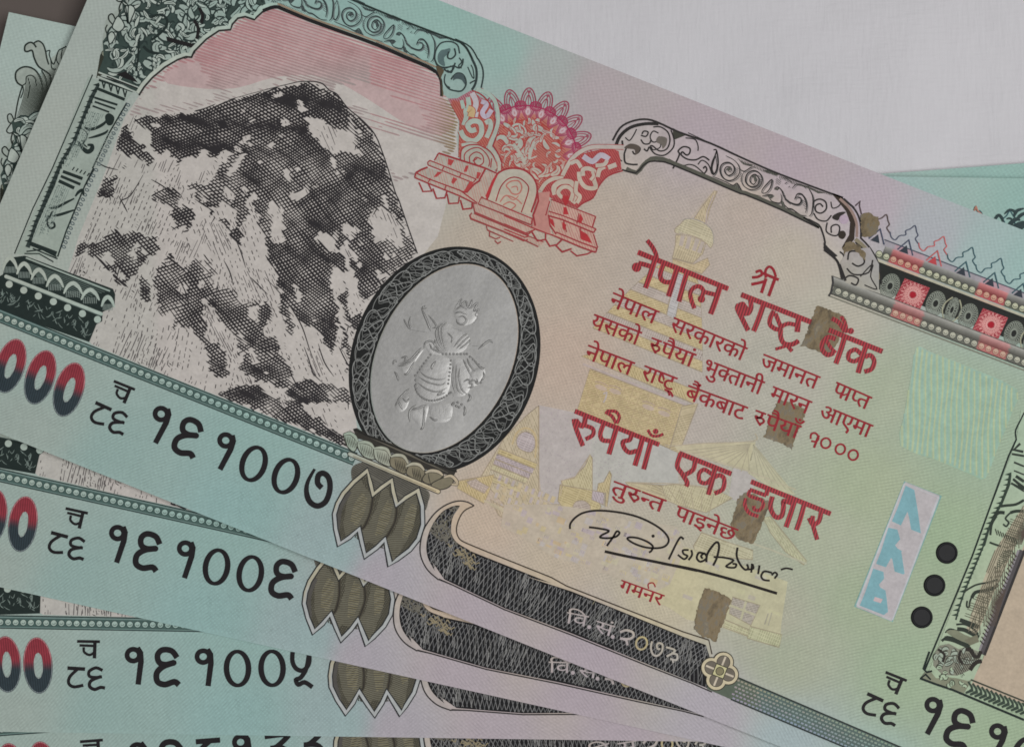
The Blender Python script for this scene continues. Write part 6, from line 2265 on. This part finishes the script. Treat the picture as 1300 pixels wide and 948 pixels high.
def digit(ink, ch, at):
    def mv(pts, home):
        return [(x - home[0] + at[0], y - home[1] + at[1]) for x, y in pts]
    if ch == '१':
        h = SLOT[0]
        ink.stroke(mv(ellipse(*G2([(776, 248)])[0], 7.8, 7.4, 20, 26), h), 6.2, SK, closed=True)
        ink.stroke(mv(G2("808,222 812,250 800,290 748,388"), h), [6.2, 7.2, 7.2, 6.8], SK)
    elif ch == '६':
        h = SLOT[1]
        ink.stroke(mv(smooth(G2("968,335 955,295 915,275 885,290 880,325 905,346 948,352"), 5), h), 7.4, SK)
        ink.stroke(mv(smooth(G2("948,352 895,350 852,368 840,408 868,434 915,438 930,460"), 5), h), 7.6, SK)
        ink.dot(mv(G2([(945, 352)]), h)[0], 3.6, SK)
    elif ch == '०':
        pts = ellipse(at[0], at[1], 14.0, 21.4, 19, 44)
        ink.stroke(pts, [4.6 + 2.6 * abs(math.cos(2 * math.pi * k / 44)) for k in range(44)], SK, closed=True)
    elif ch == '७':
        h = SLOT[5]
        ink.stroke(mv(smooth(H2("302,512 270,570 262,620 277,668 315,690 355,668 375,610 370,558 345,533 320,543 316,580 336,603"), 4), h), [3.4 + 3.8 * min(1, k / 10) for k in range(45)], SK)
    else:
        boxes = {'५': [("-17,-20 -17,-8 -12,1 -3,3 4,-6 4,-20", 5.8), ("4,-19 1,0 -6,12 -12,15 -9,21 -1,18 9,24", 5.8)],
                 '३': [("-14,-19 14,-20 14,-16 0,-5 -8,-4", 6.6), ("-6,-4 8,-3 15,5 10,14 -6,12", 6.6), ("2,14 12,24", 6)],
                 '८': [("-15,-21 16,-21", 6.6), ("2,-20 -12,-8 -16,6 -8,17 8,20 14,16", 6.4)]}
        for s, w in boxes[ch]:
            pts = smooth([(at[0] + a * EU[0] + b * ED[0], at[1] + a * EU[1] + b * ED[1]) for a, b in P(s)], 4 if ch != '३' else 3)
            ink.stroke(pts, w, SK)


def serial(note, digits, shift=(0, 0)):
    k = Ink()
    sh = lambda pts: [(x + shift[0], y + shift[1]) for x, y in pts]
    for s, w in (("548,90 650,131", 3.6), ("552,112 622,142", 3.2), ("568,128 562,150 580,172 605,168 617,146", 3.2), ("627,124 597,196", 4.4), ("460,193 537,228", 4.6), ("506,214 456,236 440,264 457,288 502,297", 4.0),
                 ("613,264 588,241 552,245 545,268 572,284 600,291", 4.0), ("596,288 545,290 528,312 545,335 575,336 594,347", 4.2)):
        pts = G2(s)
        k.stroke(sh(smooth(pts, 5) if len(pts) > 2 else pts), w, SK)
    for ch, p in zip(digits, SLOT):
        digit(k, ch, (p[0] + shift[0], p[1] + shift[1]))
    return k.build("serial_number", M_BLACK, note, 4e-5, 6e-6)


# ------------------------------------------------------------------ the other notes of the fan
def place_note(src_pts, dst_pts, z):
    """a note whose printed points src_pts lie where dst_pts are seen on the plane z"""
    (a0, a1), (b0, b1) = [uv(p) for p in src_pts], [ground(p[0], p[1], z) for p in dst_pts]
    ang = math.atan2(b1[1] - b0[1], b1[0] - b0[0]) - math.atan2(a1[1] - a0[1], a1[0] - a0[0])
    am = ((a0[0] + a1[0]) / 2, (a0[1] + a1[1]) / 2)
    bm_ = ((b0[0] + b1[0]) / 2, (b0[1] + b1[1]) / 2)
    c, s = math.cos(ang), math.sin(ang)
    return ang, (bm_[0] - (am[0] * c - am[1] * s), bm_[1] - (am[0] * s + am[1] * c), z)


SPOTS = [([(97.6, 459.6), (463.8, 704)], [(33, 628.8), (433.4, 810)], Z2, "१६१००६", "second banknote down, its blank top left corner lying over the dark tabletop"),
         ([(97.6, 459.6), (463.8, 704)], [(46, 808), (474.3, 905)], Z3, "१६१००५", "third banknote down, lying almost level with its teal lower margin fully showing"),
         ([(97.6, 459.6), (354, 578)], [(47.4, 940), (333, 933)], Z4, "१६८१३३", "fourth banknote down, only its cut-off serial digits showing below the third note's lower edge"),
         ([(97.6, 459.6), (354, 578)], [(44.4, 899), (330, 892)], Z5, "१६८१३५", "lowest banknote, only a shaded teal strip showing above the third note at the right")]
SPOTS = [s + place_note(*s[:3]) for s in SPOTS]

# ornaments that only the lower notes show: traced where those notes lie, printed on every note
_uv1 = uv


def uv_of(k):
    z, ang, loc = SPOTS[k][2], SPOTS[k][5], SPOTS[k][6]
    c, s = math.cos(ang), math.sin(ang)

    def f(p):
        x, y = ground(p[0], p[1], z)
        x, y = x - loc[0], y - loc[1]
        return (x * c + y * s, -x * s + y * c)
    return f


uv = uv_of(0)
os_ = Ink()
ts, tk = Tile(0, 0, 7.582), Tile(0, 30, 3.511)
scroll_body = ts("230,830 160,800 150,720 200,660 270,650 350,680 400,760 420,690 380,640 330,560 320,510 280,490 240,510 235,460 290,410 330,420 370,395 430,440 450,510 480,590 500,560 580,490 640,460") + P("110,60 95,110 60,190 10,262 0,240 0,196 6,188 14,178 20,172 16,160 10,152 14,146 22,158 26,140 30,118")
os_.rich_poly(scroll_body, lambda x, y: (150, 160, 152), 10)
for s, w in (("215,830 170,800 150,750 160,690 220,650 290,652 350,690 395,770 410,860 400,948", 2.2), ("215,828 250,800 255,745 300,728 340,760 350,830", 1.5), ("270,750 290,850 265,948", 1.2), ("220,830 225,880 200,948", 1.5), ("350,460 325,425 290,412 245,440 240,490 265,500 310,490 330,560 370,640 440,690 480,720", 2.2),
             ("325,420 370,398 415,430 440,500 450,560 470,625", 2.0), ("440,500 480,490 475,530 490,580 500,660 540,670", 1.5), ("490,580 520,620 560,500 600,470 640,450", 1.6), ("560,500 545,580 580,640", 1.4), ("600,480 590,560 620,600", 1.4), ("400,680 440,760 450,850 420,948", 1.8), ("480,720 490,800 460,900", 2.4)):
    os_.stroke(ts(s), w, (38, 46, 42), sm=5)
for k in range(22):
    f = k / 22
    a = tk([(120 + 6 * k, 240 - 2 * k), (108 + 5 * k, 320 + 2 * k), (76 + 4.4 * k, 420 + 4 * k)])
    os_.stroke(smooth(a, 4), 0.9 + 0.9 * f, (58, 64, 58), taper=(0.3, 0.4))
for s, w in (("100,280 80,350 65,440", 1.8), ("70,450 40,440 35,410 50,405 62,430", 1.6), ("62,430 40,460 30,480 45,490 70,480", 1.6), ("60,480 50,520 70,560 90,500", 1.8), ("40,600 15,580 10,560 25,550 45,580 50,620", 1.8), ("45,580 60,520", 1.6), ("15,640 5,620 10,600", 1.6)):
    os_.stroke(tk(s), w, (38, 44, 40), sm=4)
os_.poly(P("70,150 90,120 80,160 60,200 40,225 10,262 0,270 0,240 14,214 20,218 26,196 34,176 46,170 58,150"), (52, 54, 46))
foliage(os_, P("70,150 90,120 80,160 60,200 40,225 10,262 0,270 0,240 14,214 20,218 26,196 34,176 46,170 58,150"), 30, (128, 134, 118), (40, 42, 36), 51, (6, 12), (2, 3.5))
part(os_, "outer_scroll", M_INK, 4.6e-5, 4e-5)

uv = uv_of(1)
fin = Ink()
FC = (48, 62, 64)
for s, w in (("995,235 1010,180 1045,140 1080,180 1095,260", 3.4), ("1100,130 1150,90 1200,110 1190,160", 3), ("1190,160 1220,100 1289,75", 3.6), ("1110,275 1160,220 1210,180 1250,190", 5), ("1210,190 1260,140 1330,110", 4), ("1160,260 1220,240 1289,200", 6), ("1220,310 1250,260 1300,230 1360,240", 7), ("1230,320 1260,330 1300,290", 5),
             ("1300,120 1340,80 1400,90", 4), ("1320,200 1380,160 1440,170", 6), ("1340,300 1400,260 1460,240", 6), ("1180,190 1150,170 1120,180", 2.4)):
    fin.stroke(Tile(1130, 255, 7.582)(s), w, FC, sm=5, taper=(0.35, 0.3))
fin.stroke(Tile(1130, 255, 7.582)("772,138 800,118 812,88 824,58 838,95 862,118 892,150 878,182"), 1.9, (160, 112, 98), sm=3)
part(fin, "leaf_finial", M_INK, 1.9e-4, 1e-5)
uv = _uv1

NOTE['category'] = "banknote"
NOTE['group'] = "banknotes fanned out on the cloth"
NOTE['label'] = "topmost banknote of the fan, whole mountain engraving and red lettering showing"
NOTES = [NOTE]
for src, dst, z, num, lab, ang, loc in SPOTS:
    o = NOTE.copy()
    COL.objects.link(o)
    o.location, o.rotation_euler = loc, (0, 0, ang)
    o['label'] = lab
    for p in PARTS:
        q = p.copy()
        COL.objects.link(q)
        q.parent = o
        for ch in p.children:
            r = ch.copy()
            COL.objects.link(r)
            r.parent = q
    NOTES.append(o)
for o, num in zip(NOTES, ["१६१००७"] + [s[3] for s in SPOTS]):
    serial(o, num)
    serial(o, num, SHIFT)
